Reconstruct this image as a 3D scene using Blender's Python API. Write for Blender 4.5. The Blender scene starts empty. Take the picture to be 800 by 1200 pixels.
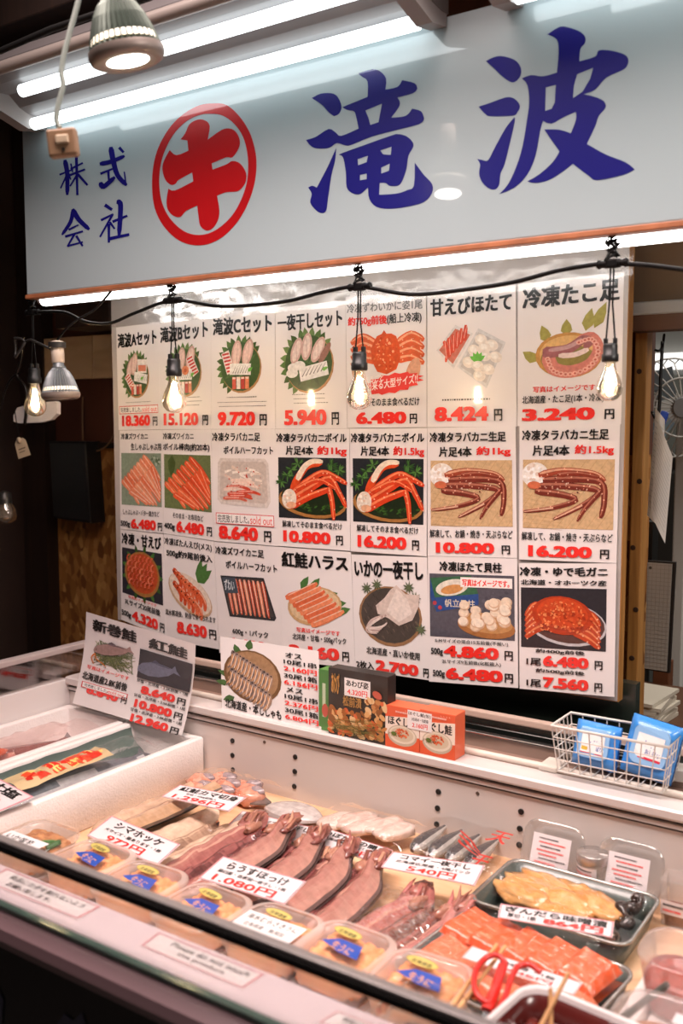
import bpy, bmesh, math, random
from mathutils import Vector, Matrix, noise

S = bpy.context.scene
COL = S.collection
# ---------------------------------------------------------------- camera
FOC = 1131.0                                     # focal length in pixels of the 800x1200 frame
PITCH = math.atan(105 / 1131.0)
HEAD = math.atan(770 / math.hypot(1131, 105))
EYE = Vector((0, 0, 1.5))
cam = bpy.data.cameras.new('camera'); cam_o = bpy.data.objects.new('camera', cam); COL.objects.link(cam_o)
cam_o.location = EYE
cam_o.rotation_euler = (math.pi / 2 - PITCH, 0, HEAD)
cam.sensor_fit = 'VERTICAL'; cam.sensor_height = 36; cam.lens = 36 * FOC / 1200
cam.clip_start = 0.05; cam.clip_end = 60
cam.dof.use_dof = True; cam.dof.focus_distance = 2.3; cam.dof.aperture_fstop = 3.2
S.camera = cam_o
FWD = Vector((-math.sin(HEAD) * math.cos(PITCH), math.cos(HEAD) * math.cos(PITCH), -math.sin(PITCH)))
RGT = Vector((math.cos(HEAD), math.sin(HEAD), 0)); UPV = RGT.cross(FWD)
# ---------------------------------------------------------------- world, large lights, exposure
w = bpy.data.worlds.new('hall'); S.world = w; w.use_nodes = True
bg = w.node_tree.nodes['Background']; bg.inputs[0].default_value = (0.9, 0.75, 0.72, 1); bg.inputs[1].default_value = 0.11
def area(name, loc, target, sx, sy, power, col):
    l = bpy.data.lights.new(name, 'AREA'); l.shape = 'RECTANGLE'; l.size = sx; l.size_y = sy; l.energy = power; l.color = col
    o = bpy.data.objects.new(name, l); COL.objects.link(o); o.location = loc
    o.rotation_euler = (Vector(target) - Vector(loc)).to_track_quat('-Z', 'Y').to_euler()
    return o
hl = area('hall_light', (-0.95, 0.95, 2.8), (-1.0, 1.35, 0.7), 1.8, 0.5, 33, (1.0, 0.80, 0.755)); hl.data.spread = math.radians(120)
area('doorway_fill_light', (1.0, 1.2, 2.25), (-0.55, 2.5, 1.1), 0.7, 0.4, 22, (1.0, 0.9, 0.82))  # added fill lamp, brightens the gridded board and papers in the doorway
area('stall_room_light', (-0.1, 3.4, 2.7), (0.1, 3.6, 0), 1.2, 0.3, 34, (1.0, 0.93, 0.85))
TUBE = 6.9; TUBE_TOP = 3.3; FILAMENT = 230.0
vs = S.view_settings; vs.view_transform = 'Standard'; vs.look = 'None'; vs.exposure = 0.0; vs.gamma = 1.0; vs.use_curve_mapping = False

# ---------------------------------------------------------------- helpers
def ray(u, v): return FWD + RGT * ((u - 400) / FOC) + UPV * ((600 - v) / FOC)
def Py(u, v, y): d = ray(u, v); return EYE + d * (y / d.y)
def Pz(u, v, z): d = ray(u, v); return EYE + d * ((z - EYE.z) / d.z)
def Px(u, v, x): d = ray(u, v); return EYE + d * (x / d.x)
def lin(h):
    if not isinstance(h, str): return (h[0], h[1], h[2], 1.0)
    h = h.lstrip('#'); out = []
    for i in (0, 2, 4):
        c = int(h[i:i + 2], 16) / 255; out.append(c / 12.92 if c <= .04045 else ((c + .055) / 1.055) ** 2.4)
    return (*out, 1.0)
def mix(a, b, t): a, b = lin(a), lin(b); return tuple(a[i] + (b[i] - a[i]) * t for i in range(3))

MATS = {}
def mat(key, col=None, rough=.5, metal=0, coat=0, bump=0, bscale=60, spec=.5, var=0, vscale=8, stretch=(1, 1, 1), emis=0, alpha=1):
    """principled material; col None reads the mesh's print colours; var mixes in a darker noise of the same colour"""
    if key in MATS: return MATS[key]
    m = bpy.data.materials.new(key); MATS[key] = m; m.use_nodes = True
    nt = m.node_tree; N = nt.nodes; L = nt.links; b = N['Principled BSDF']
    b.inputs['Roughness'].default_value = rough; b.inputs['Metallic'].default_value = metal
    b.inputs['Coat Weight'].default_value = coat; b.inputs['Coat Roughness'].default_value = .06
    b.inputs['Specular IOR Level'].default_value = spec
    tc = N.new('ShaderNodeTexCoord'); mp = N.new('ShaderNodeMapping'); mp.inputs['Scale'].default_value = stretch
    L.new(tc.outputs['Object'], mp.inputs['Vector'])
    if col is None:
        a = N.new('ShaderNodeAttribute'); a.attribute_name = 'Col'; src = a.outputs['Color']
    else:
        r = N.new('ShaderNodeRGB'); r.outputs[0].default_value = lin(col); src = r.outputs[0]
    if var:
        n = N.new('ShaderNodeTexNoise'); n.inputs['Scale'].default_value = vscale; n.inputs['Detail'].default_value = 6
        L.new(mp.outputs[0], n.inputs['Vector'])
        mr = N.new('ShaderNodeMapRange'); mr.inputs[1].default_value = .3; mr.inputs[2].default_value = .7
        mr.inputs[3].default_value = 1 - var; mr.inputs[4].default_value = 1 + var * .4
        L.new(n.outputs['Fac'], mr.inputs[0])
        mx = N.new('ShaderNodeMix'); mx.data_type = 'RGBA'; mx.blend_type = 'MULTIPLY'; mx.inputs[0].default_value = 1
        L.new(src, mx.inputs[6]); L.new(mr.outputs[0], mx.inputs[7]); src = mx.outputs[2]
    L.new(src, b.inputs['Base Color'])
    if emis:
        L.new(src, b.inputs['Emission Color']); b.inputs['Emission Strength'].default_value = emis
    if bump:
        n = N.new('ShaderNodeTexNoise'); n.inputs['Scale'].default_value = bscale; n.inputs['Detail'].default_value = 4
        L.new(mp.outputs[0], n.inputs['Vector'])
        bp = N.new('ShaderNodeBump'); bp.inputs['Strength'].default_value = bump; bp.inputs['Distance'].default_value = .004
        L.new(n.outputs['Fac'], bp.inputs['Height']); L.new(bp.outputs[0], b.inputs['Normal'])
    return m
def clear(key, tint=(1, 1, 1), base=.04, fres=.6, rough=.06, bump=0, bscale=30, milk=0, milkcol=(.9, .9, .9)):
    """thin clear film or glass: see-through with a sheen, optionally milky"""
    if key in MATS: return MATS[key]
    m = bpy.data.materials.new(key); MATS[key] = m; m.use_nodes = True
    nt = m.node_tree; N = nt.nodes; L = nt.links; N.clear()
    out = N.new('ShaderNodeOutputMaterial'); t = N.new('ShaderNodeBsdfTransparent'); t.inputs[0].default_value = (*tint, 1)
    g = N.new('ShaderNodeBsdfGlossy'); g.inputs['Roughness'].default_value = rough; g.inputs[0].default_value = (1, 1, 1, 1)
    lw = N.new('ShaderNodeLayerWeight'); lw.inputs[0].default_value = .35
    mt = N.new('ShaderNodeMath'); mt.operation = 'MULTIPLY_ADD'; mt.inputs[1].default_value = fres; mt.inputs[2].default_value = base
    L.new(lw.outputs['Fresnel'], mt.inputs[0])
    first = t
    if milk:
        d = N.new('ShaderNodeBsdfDiffuse'); d.inputs[0].default_value = (*milkcol, 1)
        tr = N.new('ShaderNodeBsdfTranslucent'); tr.inputs[0].default_value = (*milkcol, 1)
        ad = N.new('ShaderNodeMixShader'); ad.inputs[0].default_value = .5; L.new(d.outputs[0], ad.inputs[1]); L.new(tr.outputs[0], ad.inputs[2])
        mk = N.new('ShaderNodeMixShader'); mk.inputs[0].default_value = milk; L.new(t.outputs[0], mk.inputs[1]); L.new(ad.outputs[0], mk.inputs[2]); first = mk
    ms = N.new('ShaderNodeMixShader'); L.new(mt.outputs[0], ms.inputs[0]); L.new(first.outputs[0], ms.inputs[1]); L.new(g.outputs[0], ms.inputs[2])
    L.new(ms.outputs[0], out.inputs[0])
    if bump:
        tc = N.new('ShaderNodeTexCoord'); n = N.new('ShaderNodeTexNoise'); n.inputs['Scale'].default_value = bscale; n.inputs['Detail'].default_value = 3
        L.new(tc.outputs['Object'], n.inputs['Vector'])
        bp = N.new('ShaderNodeBump'); bp.inputs['Strength'].default_value = bump; bp.inputs['Distance'].default_value = .01
        L.new(n.outputs['Fac'], bp.inputs['Height']); L.new(bp.outputs[0], g.inputs['Normal']); L.new(bp.outputs[0], lw.inputs['Normal'])
    return m
def glow(key, col, strength):
    if key in MATS: return MATS[key]
    m = bpy.data.materials.new(key); MATS[key] = m; m.use_nodes = True; b = m.node_tree.nodes['Principled BSDF']
    b.inputs['Base Color'].default_value = (.9, .9, .9, 1); b.inputs['Emission Color'].default_value = (*col, 1); b.inputs['Emission Strength'].default_value = strength
    return m
def ramp_mat(key, stops, kind='wood', scale=4, stretch=(1, 1, 1), rough=.6, bump=.1):
    """wood grain or pressed-flake board from noise through a colour ramp"""
    if key in MATS: return MATS[key]
    m = bpy.data.materials.new(key); MATS[key] = m; m.use_nodes = True
    nt = m.node_tree; N = nt.nodes; L = nt.links; b = N['Principled BSDF']; b.inputs['Roughness'].default_value = rough
    tc = N.new('ShaderNodeTexCoord'); mp = N.new('ShaderNodeMapping'); mp.inputs['Scale'].default_value = stretch
    L.new(tc.outputs['Object'], mp.inputs['Vector'])
    cr = N.new('ShaderNodeValToRGB'); e = cr.color_ramp.elements
    while len(e) < len(stops): e.new(.5)
    for i, (p, c) in enumerate(stops): e[i].position = p; e[i].color = lin(c)
    if kind == 'wood':
        n = N.new('ShaderNodeTexNoise'); n.inputs['Scale'].default_value = scale; n.inputs['Detail'].default_value = 8; n.inputs['Distortion'].default_value = .6
        L.new(mp.outputs[0], n.inputs['Vector']); h = n.outputs['Fac']
    else:
        n1 = N.new('ShaderNodeTexNoise'); n1.inputs['Scale'].default_value = 3; n1.inputs['Detail'].default_value = 2
        L.new(mp.outputs[0], n1.inputs['Vector'])
        mm = N.new('ShaderNodeMix'); mm.data_type = 'RGBA'; mm.inputs[0].default_value = .12
        L.new(mp.outputs[0], mm.inputs[6]); L.new(n1.outputs['Color'], mm.inputs[7])
        n = N.new('ShaderNodeTexVoronoi'); n.inputs['Scale'].default_value = scale; n.inputs['Randomness'].default_value = 1
        L.new(mm.outputs[2], n.inputs['Vector'])
        sp = N.new('ShaderNodeSeparateColor'); L.new(n.outputs['Color'], sp.inputs[0]); h = sp.outputs[0]
    L.new(h, cr.inputs[0]); L.new(cr.outputs[0], b.inputs['Base Color'])
    if bump:
        bp = N.new('ShaderNodeBump'); bp.inputs['Strength'].default_value = bump; bp.inputs['Distance'].default_value = .003
        L.new(h, bp.inputs['Height']); L.new(bp.outputs[0], b.inputs['Normal'])
    return m

INK = mat('print_ink', None, .35, coat=.6)
PHOTO = mat('printed_photo_ink', None, .35, coat=.6, var=.2, vscale=110)
PAPER = mat('laminated_paper', '#ece6e5', .3, coat=.7)
BLACKP = mat('black_plastic', '#141414', .4)
WHITEP = mat('white_plastic', '#e9e4e2', .35)
FOOD = mat('food_flesh', None, .38, coat=.25, var=.22, vscale=70, bump=.5, bscale=160)
FOODWET = mat('wet_food', None, .25, coat=.5, var=.18, vscale=60, bump=.35, bscale=120)
WRAP = clear('cling_film', base=.012, fres=.30, rough=.07, bump=.5, bscale=22)
PLAIN = mat('coloured_plastic', None, .4)

WORLD = {}
def tag(o, label=None, cat=None, group=None, kind=None):
    for k, v in (('label', label), ('category', cat), ('group', group), ('kind', kind)):
        if v: o[k] = v
    return o
def empty(name, loc, label, cat, group=None):
    o = bpy.data.objects.new(name, None); COL.objects.link(o); o.location = loc; o.empty_display_size = .02
    WORLD[o.name] = Vector(loc); return tag(o, label, cat, group)
def copy_tree(o, parent=None):
    c = o.copy(); COL.objects.link(c); c.parent = parent
    WORLD[c.name] = WORLD[o.name].copy()
    for ch in list(o.children): copy_tree(ch, c)
    return c

def smooth_pts(pts, n=4, closed=False):
    P = [Vector((*p, 0)[:3]) for p in pts]; out = []; m = len(P)
    for i in range(m if closed else m - 1):
        if closed: a, b, c, d = P[i - 1], P[i], P[(i + 1) % m], P[(i + 2) % m]
        else: a, b, c, d = P[max(i - 1, 0)], P[i], P[i + 1], P[min(i + 2, m - 1)]
        for k in range(n):
            t = k / n
            out.append(.5 * ((2 * b) + (c - a) * t + (2 * a - 5 * b + 4 * c - d) * t * t + (3 * b - a - 3 * c + d) * t ** 3))
    if not closed: out.append(P[-1])
    return out
def rrect(w, d, r, n=5):
    r = min(r, w / 2 - 1e-4, d / 2 - 1e-4); out = []
    for cx, cy, a0 in ((w / 2 - r, d / 2 - r, 0), (-w / 2 + r, d / 2 - r, 90), (-w / 2 + r, -d / 2 + r, 180), (w / 2 - r, -d / 2 + r, 270)):
        for k in range(n + 1):
            a = math.radians(a0 + 90 * k / n); out.append((cx + r * math.cos(a), cy + r * math.sin(a)))
    return out

class MB:
    """collects shapes, then links them as ONE mesh object"""
    def __init__(s): s.v = []; s.f = []; s.c = []; s.m = []; s.s = []
    def add(s, vs, fs, col='#ffffff', m=0, smooth=False):
        o = len(s.v); s.v += [Vector(p) for p in vs]; cl = None if isinstance(col, list) else lin(col)
        for i, f in enumerate(fs):
            s.f.append([k + o for k in f]); s.c.append(lin(col[i]) if cl is None else cl); s.m.append(m); s.s.append(smooth)
        return s
    def box(s, c, size, col='#ffffff', m=0, rot=None, bevel=0):
        bm = bmesh.new(); bmesh.ops.create_cube(bm, size=1); bmesh.ops.scale(bm, vec=Vector(size), verts=bm.verts)
        if bevel: bmesh.ops.bevel(bm, geom=bm.edges[:], offset=bevel, segments=2, affect='EDGES', profile=.5)
        M = Matrix.Translation(Vector(c)) @ (rot.to_4x4() if rot else Matrix())
        bm.verts.index_update(); s.add([M @ v.co for v in bm.verts], [[v.index for v in f.verts] for f in bm.faces], col, m); bm.free(); return s
    def span(s, a, b, col='#ffffff', m=0, bevel=0):
        a, b = Vector(a), Vector(b); d = b - a; return s.box((a + b) / 2, (abs(d.x), abs(d.y), abs(d.z)), col, m, None, bevel)
    def tube(s, pts, r, n=8, col='#ffffff', m=0, cap=True, flat=None):
        P = [Vector(p) for p in pts]; k = len(P); R = r if isinstance(r, (list, tuple)) else [r] * k
        vs = []; prev = None
        for i in range(k):
            t = (P[min(i + 1, k - 1)] - P[max(i - 1, 0)]).normalized()
            if prev is None:
                ref = Vector((0, 0, 1)) if abs(t.z) < .9 else Vector((1, 0, 0)); nx = t.cross(ref).normalized()
            else: nx = (prev - t * prev.dot(t)).normalized()
            prev = nx; ny = t.cross(nx)
            for j in range(n):
                a = 2 * math.pi * j / n; vs.append(P[i] + nx * (R[i] * math.cos(a)) + ny * (R[i] * math.sin(a) * (flat or 1)))
        fs = [[i * n + j, i * n + (j + 1) % n, (i + 1) * n + (j + 1) % n, (i + 1) * n + j] for i in range(k - 1) for j in range(n)]
        s.add(vs, fs, col, m, True)
        if cap: s.add(vs[:n], [list(range(n))[::-1]], col, m); s.add(vs[-n:], [list(range(n))], col, m)
        return s
    def lathe(s, prof, c=(0, 0, 0), M=None, n=20, col='#ffffff', m=0, smooth=True, ripple=0):
        M = Matrix.Translation(Vector(c)) @ (M.to_4x4() if M else Matrix()); vs = []; k = len(prof)
        for r, z in prof:
            for j in range(n):
                a = 2 * math.pi * j / n; rr = r * (1 - (ripple if j % 2 else 0)); vs.append(M @ Vector((rr * math.cos(a), rr * math.sin(a), z)))
        fs = [[i * n + j, i * n + (j + 1) % n, (i + 1) * n + (j + 1) % n, (i + 1) * n + j] for i in range(k - 1) for j in range(n)]
        s.add(vs, fs, col, m, smooth)
        if prof[0][0] > 1e-4: s.add(vs[:n], [list(range(n))[::-1]], col, m)
        if prof[-1][0] > 1e-4: s.add(vs[-n:], [list(range(n))], col, m)
        return s
    def grid(s, f, nu, nv, col='#ffffff', m=0, smooth=True, flip=False):
        """f(u,v) -> point; col may be a function of (u,v)"""
        vs = [f(i / nu, j / nv) for i in range(nu + 1) for j in range(nv + 1)]; fs = []; cs = []
        for i in range(nu):
            for j in range(nv):
                q = [i * (nv + 1) + j, (i + 1) * (nv + 1) + j, (i + 1) * (nv + 1) + j + 1, i * (nv + 1) + j + 1]
                fs.append(q[::-1] if flip else q); cs.append(col((i + .5) / nu, (j + .5) / nv) if callable(col) else col)
        return s.add(vs, fs, cs, m, smooth)
    def loft(s, loops, col='#ffffff', m=0, smooth=True, cap0=True, cap1=True, M=None):
        """loops: lists of equal length of 3D points"""
        n = len(loops[0]); vs = [(M @ Vector(p)) if M else Vector(p) for lp in loops for p in lp]
        fs = [[i * n + j, i * n + (j + 1) % n, (i + 1) * n + (j + 1) % n, (i + 1) * n + j] for i in range(len(loops) - 1) for j in range(n)]
        s.add(vs, fs, col, m, smooth)
        if cap0: s.add(vs[:n], [list(range(n))[::-1]], col, m)
        if cap1: s.add(vs[-n:], [list(range(n))], col, m)
        return s
    def tub(s, layers, c=(0, 0, 0), col='#ffffff', m=0, cap1=True, cap0=True, M=None):
        """layers (width, depth, corner radius, z): rounded-rectangle sections stacked or nested into a vessel"""
        T = Matrix.Translation(Vector(c)) @ (M.to_4x4() if M else Matrix())
        return s.loft([[(x, y, z) for x, y in rrect(w_, d_, r_)] for w_, d_, r_, z in layers], col, m, True, cap0, cap1, T)
    def slab(s, out, f, h0, h1, col='#ffffff', m=0):
        n = len(out); vs = [f(x, y, h0) for x, y in out] + [f(x, y, h1) for x, y in out]
        fs = [list(range(n))[::-1], list(range(n, 2 * n))] + [[i, (i + 1) % n, n + (i + 1) % n, n + i] for i in range(n)]
        return s.add(vs, fs, col, m)
    def blob(s, c, r, seed=0, amp=.15, fr=2.0, col='#ffffff', m=0, n=14, col2=None, M=None, flatb=None):
        sd = Vector((seed * 7.3, seed * 3.1, seed * 1.7)); T = Matrix.Translation(Vector(c)) @ (M.to_4x4() if M else Matrix())
        def f(u, v):
            th = math.pi * v; ph = 2 * math.pi * u; d = Vector((math.sin(th) * math.cos(ph), math.sin(th) * math.sin(ph), math.cos(th)))
            k = 1 + amp * noise.noise(d * fr + sd); p = Vector((d.x * r[0] * k, d.y * r[1] * k, d.z * r[2] * k))
            if flatb is not None: p.z = max(p.z, -r[2] * flatb)
            return T @ p
        cf = col if col2 is None else (lambda u, v: mix(col, col2, min(1, max(0, .5 + .9 * noise.noise(Vector((math.cos(6.283 * u) * 2, math.sin(6.283 * u) * 2, v * 5)) + sd)))))
        return s.grid(f, n, n // 2 + 2, cf, m, True, True)
    def build(s, name, mats, parent=None, origin=None, label=None, cat=None, group=None, kind=None):
        if not isinstance(mats, (list, tuple)): mats = [mats]
        if parent is not None: org = WORLD[parent.name]
        elif origin is not None: org = Vector(origin)
        else:
            lo = [min(p[i] for p in s.v) for i in range(3)]; hi = [max(p[i] for p in s.v) for i in range(3)]
            org = Vector(((lo[0] + hi[0]) / 2, (lo[1] + hi[1]) / 2, lo[2]))
        me = bpy.data.meshes.new(name); me.from_pydata([p - org for p in s.v], [], s.f)
        for mm in mats: me.materials.append(mm)
        me.polygons.foreach_set('material_index', s.m); me.polygons.foreach_set('use_smooth', s.s)
        at = me.color_attributes.new('Col', 'FLOAT_COLOR', 'CORNER'); buf = []
        for p, c in zip(me.polygons, s.c): buf += list(c) * p.loop_total
        at.data.foreach_set('color', buf); me.update()
        o = bpy.data.objects.new(name, me); COL.objects.link(o)
        if parent is not None: o.parent = parent
        else: o.location = org
        WORLD[o.name] = org.copy()
        return tag(o, label, cat, group, kind)

# ---------------------------------------------------------------- lettering and flat print
_TX = {}
def text_mesh(body, bold):
    k = (body, bold)
    if k not in _TX:
        plain = all(ch in '0123456789.' for ch in body)
        c = bpy.data.curves.new('t', 'FONT'); c.body = body; c.offset = .012 if plain else 0; c.resolution_u = 3
        o = bpy.data.objects.new('t', c); me = bpy.data.meshes.new_from_object(o)
        v = [(p.co.x, p.co.y) for p in me.vertices]; f = [list(p.vertices) for p in me.polygons]
        bpy.data.objects.remove(o); bpy.data.meshes.remove(me); bpy.data.curves.remove(c)
        if bold:                       # heavy hand-lettered weight: the same glyphs laid over each other
            d = min(bold, .042); n = len(v)
            v, f = [(x + dx, y + dy) for dx, dy in ((-d, -d * .6), (d, -d * .6), (-d, d * .6), (d, d * .6)) for x, y in v], [[q + n * i for q in p] for i in range(4) for p in f]
        xs = [p[0] for p in v]; ys = [p[1] for p in v]
        _TX[k] = (v, f, min(xs), min(ys), max(xs), max(ys))
    return _TX[k]
def fill2d(loops):
    """outlines with holes -> triangulated 2D mesh"""
    c = bpy.data.curves.new('f', 'CURVE'); c.dimensions = '2D'; c.fill_mode = 'BOTH'
    for lp in loops:
        sp = c.splines.new('POLY'); sp.points.add(len(lp) - 1); sp.use_cyclic_u = True
        for i, p in enumerate(lp): sp.points[i].co = (p[0], p[1], 0, 1)
    o = bpy.data.objects.new('f', c); me = bpy.data.meshes.new_from_object(o)
    v = [(p.co.x, p.co.y) for p in me.vertices]; f = [list(p.vertices) for p in me.polygons]
    bpy.data.objects.remove(o); bpy.data.meshes.remove(me); bpy.data.curves.remove(c)
    return v, f
def brush(lp, n=3):
    """round off an outline but keep its sharp corners"""
    m = len(lp); out = []; P = [Vector((p[0], p[1], 0)) for p in lp]
    def sharp(i):
        a = P[i] - P[i - 1]; b = P[(i + 1) % m] - P[i]
        return a.length > 0 and b.length > 0 and a.angle(b) > math.radians(62)
    sh = [sharp(i) for i in range(m)]
    for i in range(m):
        b, c = P[i], P[(i + 1) % m]; a = P[i - 1] if not sh[i] else b; d = P[(i + 2) % m] if not sh[(i + 1) % m] else c
        for k in range(n):
            t = k / n; q = .5 * ((2 * b) + (c - a) * t + (2 * a - 5 * b + 4 * c - d) * t * t + (3 * b - a - 3 * c + d) * t ** 3); out.append((q.x, q.y))
    return out
def quadmap(tl, tr, br, bl, W, H, curl=0, wave=0, bow=0):
    tl, tr, br, bl = map(Vector, (tl, tr, br, bl)); n = (bl - tl).cross(tr - tl).normalized()
    def f(x, y, h=0):
        a, b = x / W, y / H; p = (tl * (1 - a) + tr * a) * (1 - b) + (bl * (1 - a) + br * a) * b
        return p + n * (h + curl * 4 * a * (1 - a) + bow * 4 * b * (1 - b) + wave * math.sin(a * 9 + b * 4))
    return f
class Ink:
    """flat coloured print laid over a surface map f(x,y,h); y runs downwards"""
    def __init__(s, f, h=.0006): s.f = f; s.b = MB(); s.h = h; s.step = 1.2e-5; s.n = 0
    def _h(s): s.n += 1; return s.h + s.n * s.step
    def poly(s, pts, col):
        h = s._h(); s.b.add([s.f(p[0], p[1], h) for p in pts], [list(range(len(pts)))[::-1]], col); return s
    def rect(s, x0, y0, x1, y1, col, n=4):
        h = s._h(); s.b.grid(lambda u, v: s.f(x0 + (x1 - x0) * u, y0 + (y1 - y0) * v, h), n, n, col, 0, False); return s
    def frame(s, x0, y0, x1, y1, t, col):
        s.rect(x0, y0, x1, y0 + t, col); s.rect(x0, y1 - t, x1, y1, col); s.rect(x0, y0, x0 + t, y1, col); s.rect(x1 - t, y0, x1, y1, col); return s
    def ell(s, cx, cy, rx, ry, col, rot=0, n=22, a0=0, a1=360):
        c, d = math.cos(math.radians(rot)), math.sin(math.radians(rot)); pts = []
        for k in range(n + (0 if a1 - a0 == 360 else 1)):
            a = math.radians(a0 + (a1 - a0) * k / n); x, y = rx * math.cos(a), ry * math.sin(a); pts.append((cx + x * c - y * d, cy + x * d + y * c))
        return s.poly(pts, col)
    def bar(s, cx, cy, w_, h_, rot, col):
        c, d = math.cos(math.radians(rot)), math.sin(math.radians(rot))
        return s.poly([(cx + x * c - y * d, cy + x * d + y * c) for x, y in ((-w_ / 2, -h_ / 2), (w_ / 2, -h_ / 2), (w_ / 2, h_ / 2), (-w_ / 2, h_ / 2))], col)
    def stroke(s, pts, w0, col, w1=None, n=4, sm=True):
        P = smooth_pts(pts, n) if sm and len(pts) > 2 else [Vector((*p, 0)) for p in pts]; w1 = w0 if w1 is None else w1; L_, R_ = [], []; k = len(P)
        for i in range(k):
            t = (P[min(i + 1, k - 1)] - P[max(i - 1, 0)]).normalized(); nn = Vector((-t.y, t.x, 0)); ww = (w0 + (w1 - w0) * i / (k - 1)) / 2
            e = t * (-ww * .5 if i == 0 else (ww * .5 if i == k - 1 else 0)); f_ = .55 if i in (0, k - 1) else 1
            L_.append(P[i] + e + nn * ww * f_); R_.append(P[i] + e - nn * ww * f_)
        q = L_ + R_[::-1]; h = s._h(); vs = [s.f(p.x, p.y, h) for p in q]; m = len(q)
        s.b.add(vs, [[i, i + 1, m - 2 - i, m - 1 - i] for i in range(k - 1)], col); return s
    def leaf(s, cx, cy, ln, wd, rot, col):
        c, d = math.cos(math.radians(rot)), math.sin(math.radians(rot)); pts = [(0, 0), (.3, .5), (.65, .38), (1, 0), (.65, -.38), (.3, -.5)]
        return s.poly([(cx + ln * x * c - wd * y * d, cy + ln * x * d + wd * y * c) for x, y in pts], col)
    def text(s, body, x0, y0, x1, y1, col='#161414', bold=.03, slope=0, fit=True):
        v, f, a, b, c, d = text_mesh(body, bold); h = s._h(); s.n += 3; kx = (x1 - x0) / (c - a); ky = (y1 - y0) / (d - b); q = max(1, len(v) // 4)
        s.b.add([s.f(x0 + (p[0] - a) * kx, y1 - (p[1] - b) * ky + slope * (p[0] - a) * kx, h + (i // q) * s.step) for i, p in enumerate(v)], f, col); return s
    def freckle(s, cx, cy, rx, ry, n, r, cols, seed=1):
        R = random.Random(seed)
        for _ in range(n):
            a, q = R.uniform(0, 6.28), R.random() ** .5; k = R.uniform(.5, 1.3) * r
            s.ell(cx + math.cos(a) * q * rx, cy + math.sin(a) * q * ry, k, k * R.uniform(.5, 1), R.choice(cols), R.uniform(0, 180), 7)
        return s
    def lines(s, x0, y0, x1, n, gap, col, t=.8, seed=3):
        """rows of print too small to read"""
        R = random.Random(seed)
        for i in range(n):
            x = x0 + R.uniform(0, 4); e = x1 - R.uniform(0, 8); y = y0 + i * gap
            while x < e:
                k = R.uniform(1.0, 2.6); s.rect(x, y, min(x + k, e), y + t, col, 1); x += k + 1.1
        return s
    def done(s, name, parent, m=None): return s.b.build(name, m or INK, parent)
def sheet(mb, f, W, H, n=10, th=.0005, col='#ffffff'):
    mb.grid(lambda u, v: f(u * W, v * H, 0), n, n, col, 0, True)
    mb.grid(lambda u, v: f(u * W, v * H, -th), n, n, col, 0, True, True)
    e = [(k / n, 0) for k in range(n)] + [(1, k / n) for k in range(n)] + [(1 - k / n, 1) for k in range(n)] + [(0, 1 - k / n) for k in range(n)]
    m = len(e); mb.add([f(a * W, b * H, 0) for a, b in e] + [f(a * W, b * H, -th) for a, b in e], [[i, (i + 1) % m, m + (i + 1) % m, m + i] for i in range(m)], col)
    return mb
RED = '#ee332b'; BLK = '#161414'; BLUE = '#1f1f86'
# ================================================================ the stall's shell
DARKW = ramp_mat('dark_wood', [(.3, '#1a100b'), (.6, '#2a1a12'), (.8, '#3a2518')], scale=3, stretch=(8, 8, .6), rough=.55)
PINE = ramp_mat('pine', [(.3, '#8a5a2a'), (.5, '#b07a3e'), (.7, '#c48f52')], scale=3, stretch=(14, 14, .8), rough=.5)
PINEX = ramp_mat('brown_board', [(.3, '#6d5442'), (.55, '#83664f'), (.8, '#92755c')], scale=2, stretch=(.8, 6, 10), rough=.6)
OSB = ramp_mat('flake_board', [(0, '#7a4a20'), (.35, '#9f6830'), (.7, '#b37a40'), (1, '#cf9a58')], kind='osb', scale=48, stretch=(1.1, 1, .6), rough=.6, bump=.25)
MB().span((-6, -3, -.05), (4, 6, 0), '#4b4745').build('floor', mat('hall_floor', '#55504c', .45, var=.3, vscale=3), kind='structure')
MB().span((-6, -3, 2.95), (4, 6, 3.05)).build('ceiling', mat('dark_ceiling', '#231a16', .8, var=.3, vscale=2), kind='structure')
MB().span((-3.12, -1.5, 0), (-3.0, 5.2, 2.95)).build('wall_left', mat('wall_brown', '#33211a', .7, var=.3, vscale=4), kind='structure')
b = MB().span((-3.0, 2.35, 0), (-.72, 2.45, 1.42))
b.build('wall_back_lower', OSB, kind='structure')
b = MB().span((-3.0, 2.36, 1.42), (-.72, 2.46, 2.95)); b.build('wall_back', mat('red_brown_panel', '#5e3525', .5, var=.25, vscale=5), kind='structure')
MB().span((-2.99, 2.335, 1.41), (-1.9, 2.352, 1.43)).build('trim_1', DARKW, kind='structure')
MB().span((-2.99, 2.30, 0), (-2.86, 2.352, 2.95)).build('trim_2', DARKW, kind='structure')
MB().span((-6, 5.0, 0), (4, 5.1, 2.95)).build('wall_far', mat('far_wall', '#8e8d88', .7, var=.1), kind='structure')
MB().span((2.2, -1.5, 0), (2.3, 5.2, 2.95)).build('wall_right', mat('side_wall', '#4d423a', .7, var=.1), kind='structure')
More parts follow.
